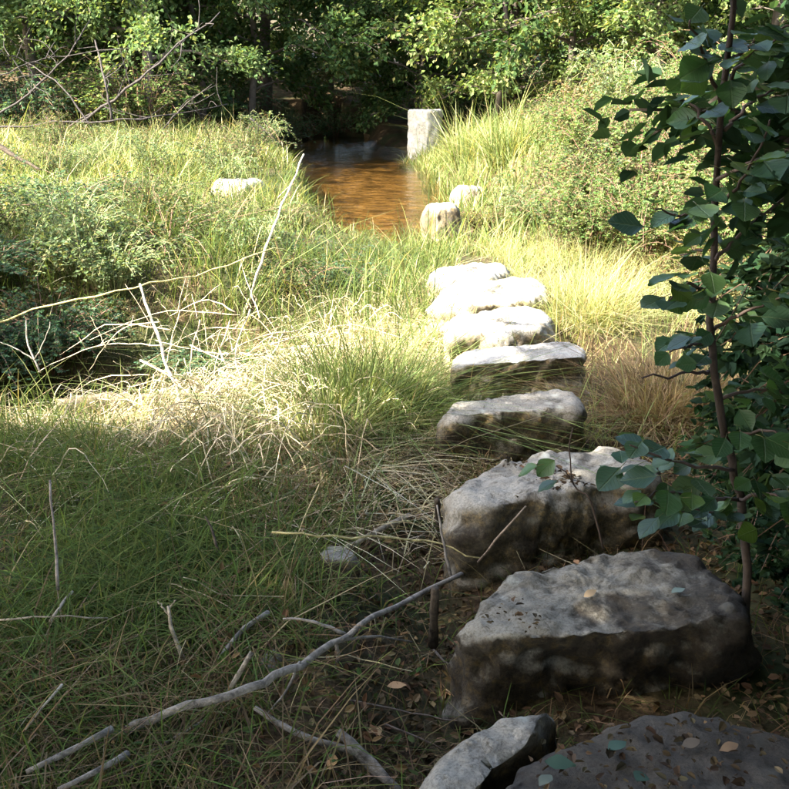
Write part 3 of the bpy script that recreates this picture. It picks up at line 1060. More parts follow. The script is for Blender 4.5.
# foreground, fine tangled grass
mb = MB()
fgd = lambda x, y: np.clip(.75 + .9 * fbm2(x, y, 1.6, 3, 21), .12, 1) * (1 - .93 * sm(-.42, .0, x) * (1 - sm(3.7, 4.2, y)))
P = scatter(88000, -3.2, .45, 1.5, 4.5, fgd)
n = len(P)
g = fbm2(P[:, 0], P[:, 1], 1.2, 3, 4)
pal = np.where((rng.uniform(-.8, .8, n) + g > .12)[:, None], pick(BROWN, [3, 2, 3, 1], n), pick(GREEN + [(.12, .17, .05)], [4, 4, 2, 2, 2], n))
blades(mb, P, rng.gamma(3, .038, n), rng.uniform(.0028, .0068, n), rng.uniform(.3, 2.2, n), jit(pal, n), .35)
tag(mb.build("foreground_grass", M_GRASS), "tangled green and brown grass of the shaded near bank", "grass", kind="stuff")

# straw thatch of the middle
mb = MB()
def strawd(x, y):
    a = np.exp(-(((x + 1.0) / .85) ** 2 + ((y - 4.75) / .55) ** 2))
    b = np.exp(-(((x + .1) / .45) ** 2 + ((y - 4.3) / .8) ** 2))
    c = np.exp(-(((x + .1) / .5) ** 2 + ((y - 6.2) / 1.2) ** 2)) * .7
    return np.clip(a + b + c + .04, 0, 1)
P = scatter(60000, -3.2, .6, 3.3, 8, strawd)
n = len(P)
blades(mb, P, rng.gamma(3, .035, n), rng.uniform(.003, .007, n), rng.uniform(1.0, 4.0, n), jit(pick(TAN, [3, 3, 2, 2], n), n), .5)
tag(mb.build("dry_straw", M_STRAW), "pale dry straw matted over the middle ground", "straw", kind="stuff")

# grass of the middle
mb = MB()
def midd(x, y):
    hollow = np.exp(-(((x + 2.3) / 1.3) ** 2 + ((y - 5.8) / .6) ** 2))
    return np.clip(.55 + .7 * fbm2(x, y, 1.1, 3, 33), .05, 1) * (1 - .95 * hollow)
P = scatter(34000, -4.2, .55, 4.2, 9.5, midd)
n = len(P)
yl = fbm2(P[:, 0], P[:, 1], .9, 3, 14) + .5 * (P[:, 0] + .9) - .45 * np.clip(P[:, 1] - 6.2, 0, 2)
pal = np.where((rng.uniform(-.8, .8, n) + yl > .15)[:, None], pick(YELL, [3, 2, 3, 1], n), pick(GREEN, [3, 4, 2, 2], n))
blades(mb, P, rng.gamma(4, .05, n), rng.uniform(.004, .008, n), rng.uniform(.2, 1.3, n), jit(pal, n), .3)
tag(mb.build("middle_grass", M_GRASS), "mixed green and yellow grass left of the stepping stones", "grass", kind="stuff")

# tall bright grass right of the stones
mb = MB()
def rgd(x, y):
    return np.clip(.6 + .6 * fbm2(x, y, 1.3, 3, 43), .1, 1) * sm(.7, 1.0, x) * sm(4.0, 4.6, y)
P = scatter(34000, .7, 4.4, 3.9, 9.5, rgd)
n = len(P)
bt = np.exp(-(((P[:, 0] - 1.45) / .5) ** 2 + ((P[:, 1] - 5.0) / .75) ** 2))
pal = np.where((rng.uniform(0, 1, n) < bt * 1.2)[:, None], pick(BROWN, [2, 3, 1, 2], n), pick(YELL, [3, 3, 2, 2], n))
blades(mb, P, rng.gamma(4, .06, n), rng.uniform(.003, .007, n), rng.uniform(.2, 1.7, n), jit(pal, n), .38)
tag(mb.build("tall_grass", M_GRASS), "tall yellow green grass leaning beside the stepping stones", "grass", kind="stuff")

# meadow and far banks
mb = MB()
P = scatter(60000, -10, 0.2, 9.8, 22, lambda x, y: (1 - sm(20.0, 21.0, y) * sm(-4.4, -3.4, x)) * np.clip(.6 + .6 * fbm2(x, y, .6, 3, 53), .1, 1))
n = len(P)
pal = np.where((rng.uniform(-.7, .7, n) + fbm2(P[:, 0], P[:, 1], .5, 3, 15) > -.1)[:, None], pick(YELL + TAN[:2], [3, 2, 3, 1, 1, 1], n), pick(GREEN, [3, 4, 1, 3], n))
pd = np.abs(P[:, 0] - pool_c(P[:, 1])) - pool_w(P[:, 1])
blades(mb, P, rng.gamma(5, .07, n) * (.35 + .65 * sm(.0, 1.2, pd)) * (.55 + .45 * sm(11, 14, P[:, 1])), rng.uniform(.008, .016, n), rng.uniform(.2, 1.2, n), jit(pal, n), .3)
tag(mb.build("meadow_grass", M_GRASS), "sunlit yellow green meadow between the brambles and the wood", "grass", kind="stuff")
mb = MB()
P = scatter(42000, .3, 8, 9.2, 22, lambda x, y: np.clip(.6 + .6 * fbm2(x, y, .7, 3, 63), .1, 1))
n = len(P)
pal = np.where((rng.uniform(-.7, .7, n) + fbm2(P[:, 0], P[:, 1], .5, 3, 16) > -.15)[:, None], pick(YELL, [3, 3, 3, 1], n), pick(GREEN, [3, 4, 1, 3], n))
hh = rng.gamma(4, .065, n) * (1 + .8 * np.exp(-(((P[:, 0] - 2.0) / 1.1) ** 2 + ((P[:, 1] - 16.0) / 2.5) ** 2)))
blades(mb, P, hh, rng.uniform(.010, .018, n), rng.uniform(.15, 1.0, n), jit(pal, n), .3)
tag(mb.build("bank_grass", M_GRASS), "tall pale grass on the bank right of the pool", "grass", kind="stuff")


def tussock(x, y, n, h, pal, w, label, cat="grass", spread=.16, lean=(.2, 1.3), bw=(.004, .007)):
    m = MB()
    a = rng.uniform(0, 2 * np.pi, n)
    rr = spread * np.sqrt(rng.uniform(0, 1, n))
    P = np.stack([rr * np.cos(a), rr * np.sin(a), np.full(n, -.03)], 1)
    blades(m, P, h * rng.gamma(6, .14, n), rng.uniform(*bw, n), rng.gamma(3, (lean[0] + lean[1]) / 6, n) * (.5 + rr / spread), jit(pick(pal, w, n), n), .4, a + rng.normal(0, 1.1, n))
    o = m.build("grass_tussock", M_GRASS)
    o.location = (x, y, Hs(x, y))
    return tag(o, label, cat)


p = gp(368, 440, .0)
tussock(p[0] - .05, p[1] + .15, 2800, .52, GREEN + YELL[:3:2], [3, 4, 1, 3, 3, 3], "drooping green grass tussock beside the blocky stepping stone", spread=.3, lean=(.4, 1.6))
p = gp(325, 470, .0)
tussock(p[0], p[1], 700, .34, YELL, [3, 2, 3, 1], "bright yellow green tussock at the edge of the dry straw", spread=.16)
tussock(1.35, 6.6, 1400, .46, YELL, [2, 3, 1, 3], "tall bleached yellow tussock beside the bleached stepping stones", spread=.3, lean=(.3, 1.5))
tussock(1.42, 4.75, 1500, .46, BROWN, [2, 3, 1, 3], "drooping dead brown tussock beside the blocky stepping stone", spread=.22, lean=(.5, 1.5))
tussock(1.75, 15.4, 700, .8, YELL + GREEN[:2], [3, 2, 3, 1, 2, 2], "high green tussock on the bank above the pool", spread=.3, lean=(.2, .8), bw=(.012, .018))
tussock(1.35, 18.2, 900, .9, YELL, [3, 2, 3, 1], "pale tussock beside the upright stone block", spread=.3, lean=(.2, .8), bw=(.012, .02))


# ------------------------------------------------------------------ sticks and dead wood
GREY = (.22, .195, .165)
PALE = (.30, .255, .19)
CANE = (.42, .36, .17)
DARK = (.07, .055, .04)


def stick(name, pts, r0, r1, col, label, cat="stick", group=None, n=14, wob=.006, sides=7, twigs=(), mat=None):
    pts = np.asarray(pts, float)
    ln = np.linalg.norm(np.diff(pts, axis=0), axis=1).sum()
    n = max(6, min(n, int(ln / .045)))
    p = curve(pts, n, min(wob, .0045 * ln))
    base = p[np.argmin(p[:, 2])].copy()
    m = MB()
    tube(m, p - base, np.linspace(r0, r1, n) * (1 + .12 * rng.uniform(-1, 1, n)), sides, col, .08)
    if not twigs:
        o = m.build(name, mat or M_DEAD, None, True)
        o.location = base
        return tag(o, label, cat, group)
    e = empty(name, base)
    m.build("stem", mat or M_DEAD, e, True)
    for tp, tr0, tr1 in twigs:
        q = curve(tp, 9, min(wob * .7, .002))
        m = MB()
        tube(m, q - base, np.linspace(tr0, tr1, 9), 5, col, .08)
        m.build("side_twig", mat or M_DEAD, e, True)
    return tag(e, label, cat, group)


def gl(*a):
    """pixels with a height over the soil"""
    out = []
    for u, v, dz in a:
        q = gp(u, v, .1)
        for _ in range(4):
            q = gp(u, v, Hs(q[0], q[1]) + dz)
        out.append(q)
    return out


stick("fallen_branch", gl((462, 574, .16), (420, 594, .17), (365, 621, .15), (340, 640, .13), (300, 662, .12), (265, 681, .14), (215, 698, .14), (160, 718, .09), (120, 734, .03), (95, 744, .0)),
      .008, .013, GREY, "long bare grey fallen branch lying over the shaded grass and ditch", "branch", n=26, wob=.005,
      twigs=[(gl((345, 634, .13), (315, 622, .14), (283, 619, .12)), .006, .003), (gl((340, 640, .13), (370, 637, .12), (412, 642, .08)), .006, .003),
             (gl((452, 579, .16), (446, 560, .22), (441, 530, .30), (437, 505, .36)), .007, .003), (gl((336, 642, .12), (338, 655, .07), (336, 668, .02)), .006, .004),
             (gl((300, 662, .12), (286, 690, .08), (262, 720, .03)), .005, .002)])
stick("fallen_stick", gl((112, 729, .10), (75, 748, .10), (26, 772, .08)), .009, .006, GREY, "straight grey stick in the brown grass, beyond the branch's thick end")
stick("fallen_stick", gl((128, 754, .09), (95, 772, .10), (58, 790, .09)), .009, .006, GREY, "short pale stick parallel to another in the brown grass")
stick("fallen_stick", gl((268, 613, .07), (240, 632, .07), (218, 662, .05)), .009, .006, GREY, "grey stick half buried in grass above the long branch")
stick("forked_twig", gl((186, 666, .03), (173, 632, .12), (168, 606, .18)), .007, .004, PALE, "small upright forked twig standing in the shaded grass", "twig",
      twigs=[(gl((170, 618, .15), (162, 606, .18), (158, 602, .19)), .003, .002), (gl((169, 612, .16), (173, 603, .19), (176, 600, .20)), .003, .002)])
stick("thin_twig", gl((0, 620, .10), (50, 616, .12), (108, 618, .10)), .003, .002, PALE, "thin pale twig lying level across the shaded grass", "twig")
stick("thin_twig", gl((72, 592, .09), (60, 606, .11), (50, 622, .09)), .005, .004, PALE, "short pale twig crossing a thin level twig", "twig")
stick("thin_twig", gl((62, 685, .12), (45, 705, .12), (25, 730, .08)), .004, .002, PALE, "thin leaning twig in the brown grass", "twig")
stick("thin_twig", gl((58, 590, .12), (55, 540, .24), (50, 480, .40)), .005, .003, (.24, .2, .17), "upright grey dead stem at the edge of the shade", "twig")
stick("thin_twig", gl((218, 552, .10), (212, 530, .16), (205, 516, .2)), .005, .003, DARK, "short dark bent twig in the grass", "twig")
stick("fallen_stick", gl((255, 708, .05), (300, 735, .05), (345, 748, .05), (372, 768, .05), (405, 798, .04)), .007, .012, GREY, "curved grey stick below the long fallen branch")
stick("fallen_stick", gl((338, 732, .06), (366, 757, .06), (402, 795, .04)), .013, .012, GREY, "thick broken grey stick end pointing at the pale wedged rock")
stick("fallen_stick", gl((410, 516, .05), (375, 532, .06), (332, 556, .04)), .013, .008, PALE, "pale broken stick on the dry straw beside the flat rock")
stick("green_cane", gl((272, 532, .16), (340, 536, .20), (420, 540, .24), (480, 558, .16)), .004, .003, CANE, "thin yellow green cane arching over the ditch", "cane")
stick("thin_twig", gl((432, 648, .03), (465, 682, .04), (512, 722, .05)), .004, .002, (.2, .16, .13), "thin brown twig lying in the dark ditch", "twig")
stick("thin_twig", gl((384, 724, .03), (415, 736, .05), (448, 752, .03)), .004, .002, (.2, .16, .13), "short brown twig on the ditch floor near the pale wedged rock", "twig")
stick("thin_twig", gl((350, 700, .03), (420, 715, .05), (470, 722, .04)), .003, .002, (.2, .16, .13), "thin brown twig lying level on the ditch floor", "twig")
stick("fallen_stick", gl((252, 652, .12), (240, 672, .08), (228, 692, .04)), .008, .007, PALE, "stubby pale stick beside the whitish rock")
stick("fallen_stick", gl((205, 720, .04), (150, 752, .04), (110, 785, .03)), .004, .003, (.22, .18, .14), "thin dull stick under the thick end of the long branch")
stick("wooden_stake", [gp(433, 645, .02), gp(434, 615, .16), gp(435, 588, .27)], .016, .013, DARK, "short dark wooden stake beside the largest stone", "stake", n=6, wob=.001)
stick("wooden_stake", [gp(440, 530, .02), gp(438, 512, .12), gp(437, 500, .20)], .014, .012, DARK, "small dark stake stub beside the pale grey stone", "stake", n=6, wob=.001)
stick("thin_twig", [gp(478, 562, .14), gp(500, 535, .27), gp(526, 506, .36)], .005, .003, (.22, .17, .13), "brown twig leaning against the front of the half overhung stone", "twig")

# middle ground
stick("leaning_pole", [gp(242, 318, .05), dp(262, 262, 6.85), dp(282, 205, 6.95), dp(304, 154, 7.05)], .011, .006, (.52, .48, .40), "pale bare pole leaning up out of the straw tangle", "pole", n=16)
stick("dead_stalk", [dp(216, 472, 4.5), dp(188, 420, 4.75), dp(166, 365, 5.0), dp(152, 320, 5.15), dp(140, 284, 5.3)], .011, .007, (.54, .49, .38), "thick pale dead stalk bent over at the dark hollow", "stalk", n=16)
stick("arching_cane", [dp(-40, 335, 5.6), dp(60, 303, 5.7), dp(140, 286, 5.8), (dp(205, 273, 6.2)), dp(272, 249, 6.7), gp(300, 256, .25)], .006, .004, (.50, .45, .20), "long yellow cane arching over the dark hollow", "cane", n=22)
GC = "bleached dead stems of the straw tangle"
LC = "bleached dead stalk in the straw tangle over the hollow"
arcs = [((165, 345), (100, 345), (38, 372), 5.1, 5.4, 5.5), ((170, 330), (110, 325), (60, 355), 5.3, 5.5, 5.6), ((160, 322), (120, 330), (88, 372), 5.3, 5.4, 5.4),
        ((240, 315), (160, 312), (90, 340), 5.6, 5.7, 5.7), ((260, 330), (200, 330), (140, 368), 5.3, 5.3, 5.2), ((150, 375), (100, 378), (70, 395), 5.0, 5.1, 5.2),
        ((300, 330), (240, 345), (190, 400), 5.2, 5.1, 4.9), ((230, 320), (215, 370), (225, 440), 5.3, 5.0, 4.7), ((250, 310), (235, 360), (260, 450), 5.4, 5.0, 4.6),
        ((330, 345), (280, 350), (230, 360), 5.2, 5.2, 5.2), ((200, 320), (190, 370), (210, 430), 5.3, 5.1, 4.8), ((180, 310), (165, 370), (160, 420), 5.4, 5.2, 4.9),
        ((160, 370), (200, 385), (260, 430), 5.0, 4.9, 4.6), ((140, 360), (220, 400), (330, 452), 5.0, 4.85, 4.5), ((190, 345), (250, 372), (310, 380), 5.1, 5.0, 4.95),
        ((90, 420), (160, 418), (250, 436), 4.8, 4.8, 4.7), ((30, 415), (90, 424), (150, 418), 4.9, 4.8, 4.8), ((285, 330), (265, 380), (300, 440), 5.2, 4.9, 4.6),
        ((220, 350), (240, 400), (215, 455), 5.1, 4.9, 4.6), ((310, 335), (350, 325), (410, 340), 5.5, 5.6, 5.5), ((270, 345), (320, 332), (400, 328), 5.3, 5.5, 5.7),
        ((20, 430), (70, 440), (120, 430), 4.8, 4.7, 4.7), ((235, 312), (205, 300), (170, 316), 5.7, 5.8, 5.8), ((260, 318), (250, 290), (240, 260), 5.8, 6.1, 6.3),
        ((210, 360), (180, 400), (150, 450), 5.0, 4.8, 4.6), ((175, 380), (215, 420), (240, 465), 4.9, 4.7, 4.5), ((265, 355), (205, 352), (155, 340), 5.15, 5.2, 5.3)]
for i, (a, b, c, ya, yb, yc) in enumerate(arcs):
    q = [dp(*a, ya), dp(*b, yb), dp(*c, yc)]
    for w in q:
        w[2] = max(w[2], Hs(w[0], w[1]) + .01)
    r0 = rng.uniform(.0025, .0055)
    mid = (q[0] + q[1]) / 2
    tw = []
    for k in range(rng.integers(1, 4)):
        f = rng.uniform(.1, .9)
        a0 = q[0] + (q[1] - q[0]) * f * 2 if f < .5 else q[1] + (q[2] - q[1]) * (f - .5) * 2
        dv = rng.normal(0, .07, 3)
        dv[2] = abs(dv[2])
        tw.append(([a0, a0 + dv * .6 + [0, 0, .01], a0 + dv * 1.4], .0025, .001))
    stick("dead_stalk", q, r0, .0016, jit((.56, .49, .35), 1, .2, .05)[0], LC, "dead stalk", GC, n=12, wob=.008, twigs=tw)
# bare twigs at the outer end of the hollow
stick("bare_twig", [dp(40, 372, 5.0), dp(28, 345, 5.1), dp(26, 320, 5.1)], .006, .003, (.36, .33, .28), "bare upright twig at the dark hollow", "twig", twigs=[([dp(34, 360, 5.05), dp(15, 348, 5.1), dp(0, 342, 5.1)], .004, .002), ([dp(33, 362, 5.05), dp(45, 340, 5.0), dp(50, 322, 5.0)], .003, .002)])
stick("bare_twig", [dp(55, 455, 4.5), dp(38, 432, 4.6), dp(22, 420, 4.7)], .006, .003, (.45, .41, .34), "bare forked twig below the rotten log", "twig", twigs=[([dp(40, 435, 4.6), dp(55, 430, 4.6), dp(80, 418, 4.7)], .004, .002), ([dp(30, 426, 4.65), dp(30, 445, 4.6), dp(28, 462, 4.6)], .004, .002)])

# rotten log in the hollow
p0, p1 = gp(58, 412, .0), gp(165, 404, .02)
stick("rotten_log", [p0, (p0 + p1) / 2 + [0, .02, .01], p1], .075, .06, (.20, .155, .105), "pale rotten log lying along the dark hollow", "log", n=16, wob=.006, sides=12)

# fine straw tangle, far past counting
mb = MB()
for i in range(1000):
    u = rng.normal(255, 65)
    v = rng.normal(390, 40)
    q = gp(u, v, .12)
    if not off_stones(q[:1], q[1:2], .03)[0]:
        continue
    az = rng.uniform(0, 6.28)
    L = rng.uniform(.15, .5)
    d = np.array([math.cos(az), math.sin(az), 0])
    g = Hs(q[0], q[1])
    z0 = g + rng.uniform(.0, .22)
    pts = curve([[q[0] - d[0] * L / 2, q[1] - d[1] * L / 2, max(z0 - .08 + rng.normal(0, .06), g)], [q[0], q[1], z0 + .07],
                 [q[0] + d[0] * L / 2, q[1] + d[1] * L / 2, max(z0 - .06 + rng.normal(0, .06), g)]], 9, .005)
    tube(mb, pts, np.linspace(.0032, .0014, 9), 3, jit((.58, .50, .33), 1, .2, .06)[0], 0, False)
for i in range(260):                                  # loose stems over the whole middle ground and foreground
    x, y = rng.uniform(-2.6, .3), 2.0 + 5.5 * rng.uniform(0, 1) ** .7
    if not off_stones(np.array([x]), np.array([y]), .1)[0]:
        continue
    az = rng.uniform(0, 6.28)
    L = rng.uniform(.12, .4)
    g = Hs(x, y)
    d = np.array([math.cos(az), math.sin(az), 0]) * L / 2
    pts = curve([[x - d[0], y - d[1], g + rng.uniform(.02, .1)], [x, y, g + rng.uniform(.06, .16)], [x + d[0], y + d[1], g + rng.uniform(.02, .14)]], 9, .003)
    tube(mb, pts, np.linspace(.0026, .0012, 9), 3, jit((.26, .21, .13), 1, .35, .08)[0], 0, False)
tag(mb.build("straw_tangle", M_DEAD), "bright tangle of fine dead stalks heaped beside the hollow", "straw", kind="stuff")

# bare dead limbs in front of the wood
GB = "bare dead limbs leaning at the edge of the wood"
LB = "bare grey dead limb leaning before the dark wood"
for pts, r0, r1 in [([(-30, 128), (20, 100), (65, 58), (90, 20)], .05, .02), ([(78, 124), (130, 86), (175, 48), (220, 12)], .05, .02), ([(70, 126), (120, 95), (160, 60), (185, 40)], .035, .012),
                    ([(-20, 128), (80, 122), (150, 118), (228, 104)], .035, .015), ([(92, 128), (60, 85), (20, 60), (-20, 45)], .03, .012), ([(112, 120), (105, 80), (95, 40)], .045, .03),
                    ([(0, 75), (40, 60), (70, 55), (130, 48)], .02, .01), ([(160, 132), (182, 108), (212, 84)], .03, .012), ([(250, 118), (262, 128), (275, 138)], .03, .02)]:
    q = np.array([dp(u, v, 17.6 + .5 * math.sin(u)) for u, v in pts])
    tw = []
    for k in range(6):
        f = rng.uniform(.2, .98) * (len(q) - 1)
        a0 = q[int(f)] + (q[min(int(f) + 1, len(q) - 1)] - q[int(f)]) * (f - int(f))
        dv = unit(rng.normal(0, 1, (1, 3)) + [[.3, 0, .3]])[0] * rng.uniform(.3, .9)
        tw.append(([a0, a0 + dv * .5 + rng.normal(0, .05, 3), a0 + dv + rng.normal(0, .08, 3)], .009, .003))
    stick("dead_limb", q, r0 * .5, r1 * .45, (.055, .048, .046), LB, "branch", GB, n=14, wob=.03, twigs=tw)
stick("dead_limb", [dp(-40, 128, 11.3), dp(0, 147, 11.2), dp(22, 160, 11.1), dp(42, 170, 11.0)], .04, .012, DARK, "thick dark dead limb reaching over the meadow's near brambles", "branch", wob=.01)

# ------------------------------------------------------------------ alder sapling with large leaves
def alder_leaf_mesh(seed):
    r = np.random.default_rng(seed)
    m = MB()
    ts = np.linspace(0, 1, 9)
    wid = np.array([.03, .24, .36, .43, .445, .40, .31, .17, .01])
    curl = r.uniform(-.25, .35)
    V, side = [], r.uniform(-.06, .06)
    for t, w in zip(ts, wid):
        z = -curl * t * t * .5
        k = 1 + r.uniform(-.09, .09)
        z += .012 * (-1) ** int(round(t * 8))
        V += [(-w * k, t + .05, z + .20 * w + .02 * math.sin(9 * t)), (-w * .5, t + .02, z + .06 * w), (side * t, t, z), (w * .5, t + .02, z + .06 * w), (w * k, t + .05, z + .20 * w + side)]
    q = [(a * 5 + b, a * 5 + b + 1, a * 5 + b + 6, a * 5 + b + 5) for a in range(8) for b in range(4)]
    c = jit([(.030, .075, .030), (.040, .090, .036), (.028, .066, .034), (.055, .10, .035)][seed % 4], 1, .1, .05, r)[0]
    m.add(np.array(V), None, np.array(q), c)
    tube(m, [(0, -.28, -.03), (0, -.12, .0), (0, .02, .0)], .014, 3, (.12, .10, .04))
    me = m.mesh("leaf", True)
    me.materials.append(M_ALDER)
    return me


LEAF = [alder_leaf_mesh(i) for i in range(6)]
from mathutils import Matrix


def hang_leaf(p, L, parent, base, r, out=None, name="leaf", flat=.8):
    az = r.uniform(0, 2 * math.pi) if out is None else math.atan2(out[1], out[0]) + r.normal(0, .7)
    y = Vector((math.cos(az), math.sin(az), r.normal(-.30, .25))).normalized()
    z = Vector((r.normal(0, .35), r.normal(-.25, .35), flat)).normalized()
    x = y.cross(z).normalized()
    z = x.cross(y)
    o = bpy.data.objects.new(name, LEAF[r.integers(0, 6)])
    COL.objects.link(o)
    rot = Matrix((x, y, z)).transposed().to_4x4()
    q = p - base
    o.matrix_world = Matrix.Translation(Vector(q)) @ rot @ Matrix.Diagonal((L, L, L, 1))
    o.parent = parent
    return o


def sapling():
    r = np.random.default_rng(77)
    base = gp(752, 640, .12)
    base[2] = Hs(base[0], base[1])
    e = empty("alder_sapling", base)
    tag(e, "dark stemmed sapling with large round leaves beside the stepping stones", "sapling")
    Y0 = base[1]
    tk = [base, dp(742, 520, Y0 + .02), dp(728, 450, Y0), dp(714, 380, Y0 - .03), dp(711, 300, Y0), dp(715, 215, Y0 + .04), dp(720, 120, Y0), dp(733, 0, Y0), dp(745, -120, Y0 + .05), dp(750, -230, Y0)]
    m = MB()
    tube(m, curve(tk, 30, .003) - base, np.linspace(.014, .006, 30), 7, (.045, .034, .028), .06)
    m.build("trunk", M_BARK, e, True)
    br = [([(716, 215), (690, 214), (655, 210)], -.1, 8, 1), ([(719, 150), (700, 112), (680, 100)], .1, 10, 1), ([(722, 110), (705, 60), (690, 20)], -.15, 11, 1),
          ([(713, 300), (690, 285), (668, 302)], -.2, 12, 1), ([(713, 340), (692, 346), (670, 352)], -.15, 10, 1), ([(716, 260), (745, 230), (785, 200)], .15, 16, 1),
          ([(713, 330), (750, 310), (792, 290)], -.1, 17, 1), ([(733, 470), (700, 466), (655, 455), (630, 445)], -.25, 13, 1), ([(738, 500), (700, 498), (660, 492), (635, 502)], -.35, 15, 1),
          ([(725, 130), (755, 100), (792, 80)], .2, 16, 1), ([(730, 60), (760, 40), (805, 20)], -.1, 16, 1), ([(741, 520), (715, 512), (682, 512)], -.2, 11, 1),
          ([(717, 180), (760, 160), (805, 150)], -.2, 17, 1), ([(713, 372), (690, 373), (642, 378)], -.2, 0, 1), ([(715, 240), (702, 250), (680, 255)], .2, 9, 1),
          ([(718, 400), (760, 390), (805, 395)], .15, 16, 1), ([(735, 10), (720, -40), (690, -80)], .1, 10, 1), ([(740, -60), (775, -70), (820, -60)], 0, 12, 1),
          ([(728, 440), (765, 430), (805, 450)], -.2, 16, 1), ([(740, 500), (770, 495), (810, 520)], -.25, 16, 1), ([(716, 200), (740, 185), (770, 120)], -.3, 14, 1),
          ([(722, 100), (745, 60), (775, 40)], -.3, 14, 1)]
    for px, dy, nl, _ in br:
        k = len(px) - 1
        pts = [dp(u, v, Y0 + dy * i / k) for i, (u, v) in enumerate(px)]
        c = curve(pts, 12, .004, r)
        m = MB()
        tube(m, c - base, np.linspace(.0065, .0022, 12), 5, (.075, .055, .045) if nl else (.05, .035, .03), .05)
        m.build("branch", M_BARK, e, True)
        d = unit((pts[-1] - pts[0])[None])[0]
        nl = int(nl * 1.2)
        for j in range(nl):
            t = (j + r.uniform(.2, 1)) / nl
            p = c[min(int((.2 + .8 * t) * 11), 11)] + r.normal(0, .028, 3)
            hang_leaf(p, r.uniform(.05, .095), e, base, r, d)


sapling()
_src = bpy.data.objects["alder_sapling"]
for dx, dy, rz, sc, lb in [(.42, .25, 2.2, .95, "round leaved sapling half hidden behind the dark stemmed one"), (.62, -.35, 4.3, .9, "round leaved sapling in deep shade beside the leaf strewn stone")]:
    o = copy_tree(_src)
    o.location = (_src.location.x + dx, _src.location.y + dy, Hs(_src.location.x + dx, _src.location.y + dy) - .02)
    o.rotation_euler = (0, 0, rz)
    o.scale = (sc, sc, sc)
    o["label"] = lb


def sprig():
    r = np.random.default_rng(5)
    base = gp(600, 545, .3)
    base[2] = .30
    base = gp(603, 548, .29)
    e = empty("leafy_twig", base)
    tag(e, "small twig with three green leaves rising before the half overhung stone", "twig")
    pts = [base, dp(590, 500, base[1] - .02), dp(576, 488, base[1]), dp(570, 462, base[1]), dp(573, 428, base[1])]
    m = MB()
    tube(m, curve(pts, 14, .002) - base, np.linspace(.004, .002, 14), 5, (.07, .05, .04))
    m.build("stem", M_BARK, e, True)
    m = MB()
    tube(m, np.array([dp(576, 488, base[1]), dp(566, 472, base[1] - .02), dp(556, 466, base[1] - .03)]) - base, .002, 4, (.07, .05, .04))
    m.build("branch", M_BARK, e, True)
    for u, v, dy in [(538, 466, -.03), (558, 480, -.02), (604, 470, .02), (555, 460, .0)]:
        hang_leaf(dp(u, v, base[1] + dy), .075, e, base, r, np.array([math.copysign(1, u - 572), -.2, 0]))


sprig()

# ------------------------------------------------------------------ leaf litter and fallen leaves
mb = MB()
P = scatter(16000, -.7, 2.4, 1.5, 4.5, lambda x, y: np.exp(-((x - .15) / .45) ** 2) * .9 + .12 + .5 * (x > .9), -.02)
n = len(P)
P[:, 2] += rng.uniform(.004, .03, n)
D = rng.normal(0, 1, (n, 3))
D[:, 2] *= .25
LL_ = rng.uniform(.015, .04, n)
leaves(mb, P, D, LL_, LL_ * .6, jit(pick([(.10, .065, .035), (.16, .11, .06), (.06, .042, .025), (.22, .15, .075)], [4, 3, 4, .5], n), n, .4), .2, None, True)
# crumbs of litter on the tops of the two nearest stones
for cx, cy, th, rad in (STONES[0], STONES[2], STONES[3]):
    n = 500
    a = rng.uniform(-np.pi, np.pi, n)
    rr = np.interp(a, th, rad, period=2 * np.pi) * np.sqrt(rng.uniform(0, .75, n))
    x, y = cx + rr * np.cos(a), cy + rr * np.sin(a)
    keep = fbm2(x, y, 3.0, 3, 70) + (.35 if cy < 2 else -.05) + .35 * (x - cx) > .1
    x, y = x[keep], y[keep]
    n = len(x)
    D = rng.normal(0, 1, (n, 3))
    D[:, 2] *= .12
    l = rng.gamma(2.5, .0055, n) + .004
    leaves(mb, np.stack([x, y, np.full(n, .307) + rng.uniform(0, .006, n)], 1), D, l, l * .6, jit(pick([(.06, .042, .025), (.10, .07, .04), (.035, .026, .017)], [4, 2, 5], n), n, .4), .2, None, True)
tag(mb.build("leaf_litter", M_LITTER), "brown leaf litter scattered in the ditch and over the near stones", "leaf litter", kind="stuff")


def fallen(u, v, z, L, col, label, lift=.012):
    r = np.random.default_rng(int(u * 7 + v))
    m = MB()
    ts = np.linspace(0, 1, 7)
    wid = np.array([.03, .18, .29, .31, .25, .13, .01])
    V = []
    for t, w in zip(ts, wid):
        V += [(-w, t, .22 * w + r.normal(0, .02)), (0, t, .05 * math.sin(3 * t)), (w, t, .26 * w + r.normal(0, .02))]
    q = [(a * 3 + b, a * 3 + b + 1, a * 3 + b + 4, a * 3 + b + 3) for a in range(6) for b in range(2)]
    m.add((np.array(V) - [0, .5, 0]) * L, None, np.array(q), jit(col, 1, .1, .05)[0])
    o = m.build("fallen_leaf", M_LITTER, None, True)
    p = gp(u, v, z) if z is not None else gl((u, v, .0))[0]
    o.location = (p[0], p[1], p[2] + lift)
    o.rotation_euler = (r.normal(0, .2), r.normal(0, .2), r.uniform(0, 6.28))
    return tag(o, label, "leaf")


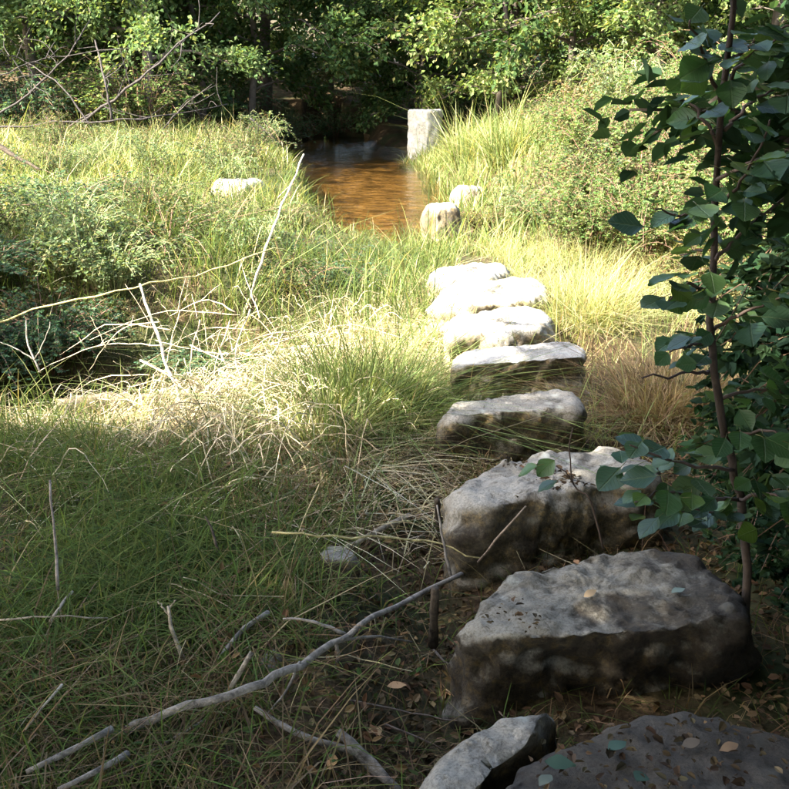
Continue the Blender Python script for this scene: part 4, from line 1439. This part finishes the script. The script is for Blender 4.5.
fallen(590, 597, .30, .045, (.26, .19, .11), "pale tan fallen leaf on the largest stepping stone")
fallen(678, 594, .30, .05, (.13, .17, .14), "pale green fallen leaf on the largest stepping stone")
fallen(576, 565, .30, .03, (.22, .13, .07), "small brown fallen leaf near the largest stone's back edge")
fallen(397, 697, None, .06, (.42, .27, .13), "orange brown fallen leaf lying in the dark ditch", .04)
fallen(375, 742, None, .06, (.30, .20, .10), "curled brown fallen leaf beside the thick broken stick", .04)
fallen(333, 775, None, .05, (.34, .21, .09), "ochre fallen leaf below the curved grey stick", .04)
fallen(617, 750, .30, .06, (.06, .10, .07), "green fallen leaf with curled edge on the leaf strewn stone")
fallen(560, 768, .30, .07, (.04, .07, .05), "dark green fallen leaf on the leaf strewn stone")
fallen(690, 748, .30, .05, (.09, .075, .06), "greyish fallen leaf on the leaf strewn stone")
fallen(728, 752, .30, .05, (.14, .095, .06), "dull brown fallen leaf on the leaf strewn stone")
fallen(640, 782, .30, .06, (.05, .085, .06), "green fallen leaf at the near side of the leaf strewn stone")
fallen(545, 785, .30, .05, (.10, .12, .09), "pale grey green fallen leaf near the pale wedged rock")

# dead leaves and herbs among the grass of the near bank
mb = MB()
P = scatter(5500, -3.0, .1, 1.5, 4.6, lambda x, y: np.clip(.35 + .9 * fbm2(x, y, 1.2, 3, 4), .05, 1))
n = len(P)
P[:, 2] += rng.uniform(.01, .09, n)
D = rng.normal(0, 1, (n, 3))
D[:, 2] *= .4
l = rng.uniform(.015, .045, n)
leaves(mb, P, D, l, l * .5, jit(pick([(.13, .08, .04), (.20, .13, .065), (.08, .055, .03), (.06, .09, .03)], [4, 3, 3, 4], n), n), .2, None, True)
tag(mb.build("dead_leaves", M_LITTER), "brown dead leaves caught in the shaded grass", "leaf litter", kind="stuff")

# loose grass growing up through the brambles
mb = MB()
P = scatter(13000, -5.5, .3, 6.4, 11.8, lambda x, y: np.clip(.3 + .9 * fbm2(x, y, .9, 3, 83), .02, 1))
n = len(P)
blades(mb, P, rng.gamma(6, .075, n) * (1 - .55 * sm(-1.8, -.6, P[:, 0]) * sm(7.5, 9, P[:, 1])), rng.uniform(.005, .010, n), rng.uniform(.2, 1.2, n), jit(pick(YELL + GREEN + TAN[:2], [1, 0, 1, 0, 4, 4, 4, 2, 1, 0], n), n), .3)
tag(mb.build("bramble_grass", M_GRASS), "loose tall grass growing up through the low brambles", "grass", kind="stuff")

# sunlit grass on the lip behind the pool
mb = MB()
P = scatter(5000, .1, 2.8, 19.4, 22.2, None)
n = len(P)
blades(mb, P, rng.gamma(5, .05, n), rng.uniform(.012, .02, n), rng.uniform(.2, 1.2, n), jit(pick(YELL, [3, 2, 3, 1], n), n), .3)
tag(mb.build("lip_grass", M_GRASS), "short pale grass along the far edge of the pool", "grass", kind="stuff")

# thin dead grass and moss tufts round the feet of the near stones
mb = MB()
P = scatter(26000, -.1, 2.4, 1.5, 5.6, lambda x, y: np.clip(.25 + .8 * fbm2(x, y, 1.8, 3, 91), .03, .8), -.03)
n = len(P)
blades(mb, P, rng.gamma(4, .022, n), rng.uniform(.0025, .005, n), rng.uniform(.4, 2.0, n), jit(pick(BROWN + GREEN, [3, 2, 4, 1, 3, 2, 3, 1], n), n), .4)
tag(mb.build("ditch_grass", M_GRASS), "thin dead grass and moss round the feet of the near stones", "grass", kind="stuff")
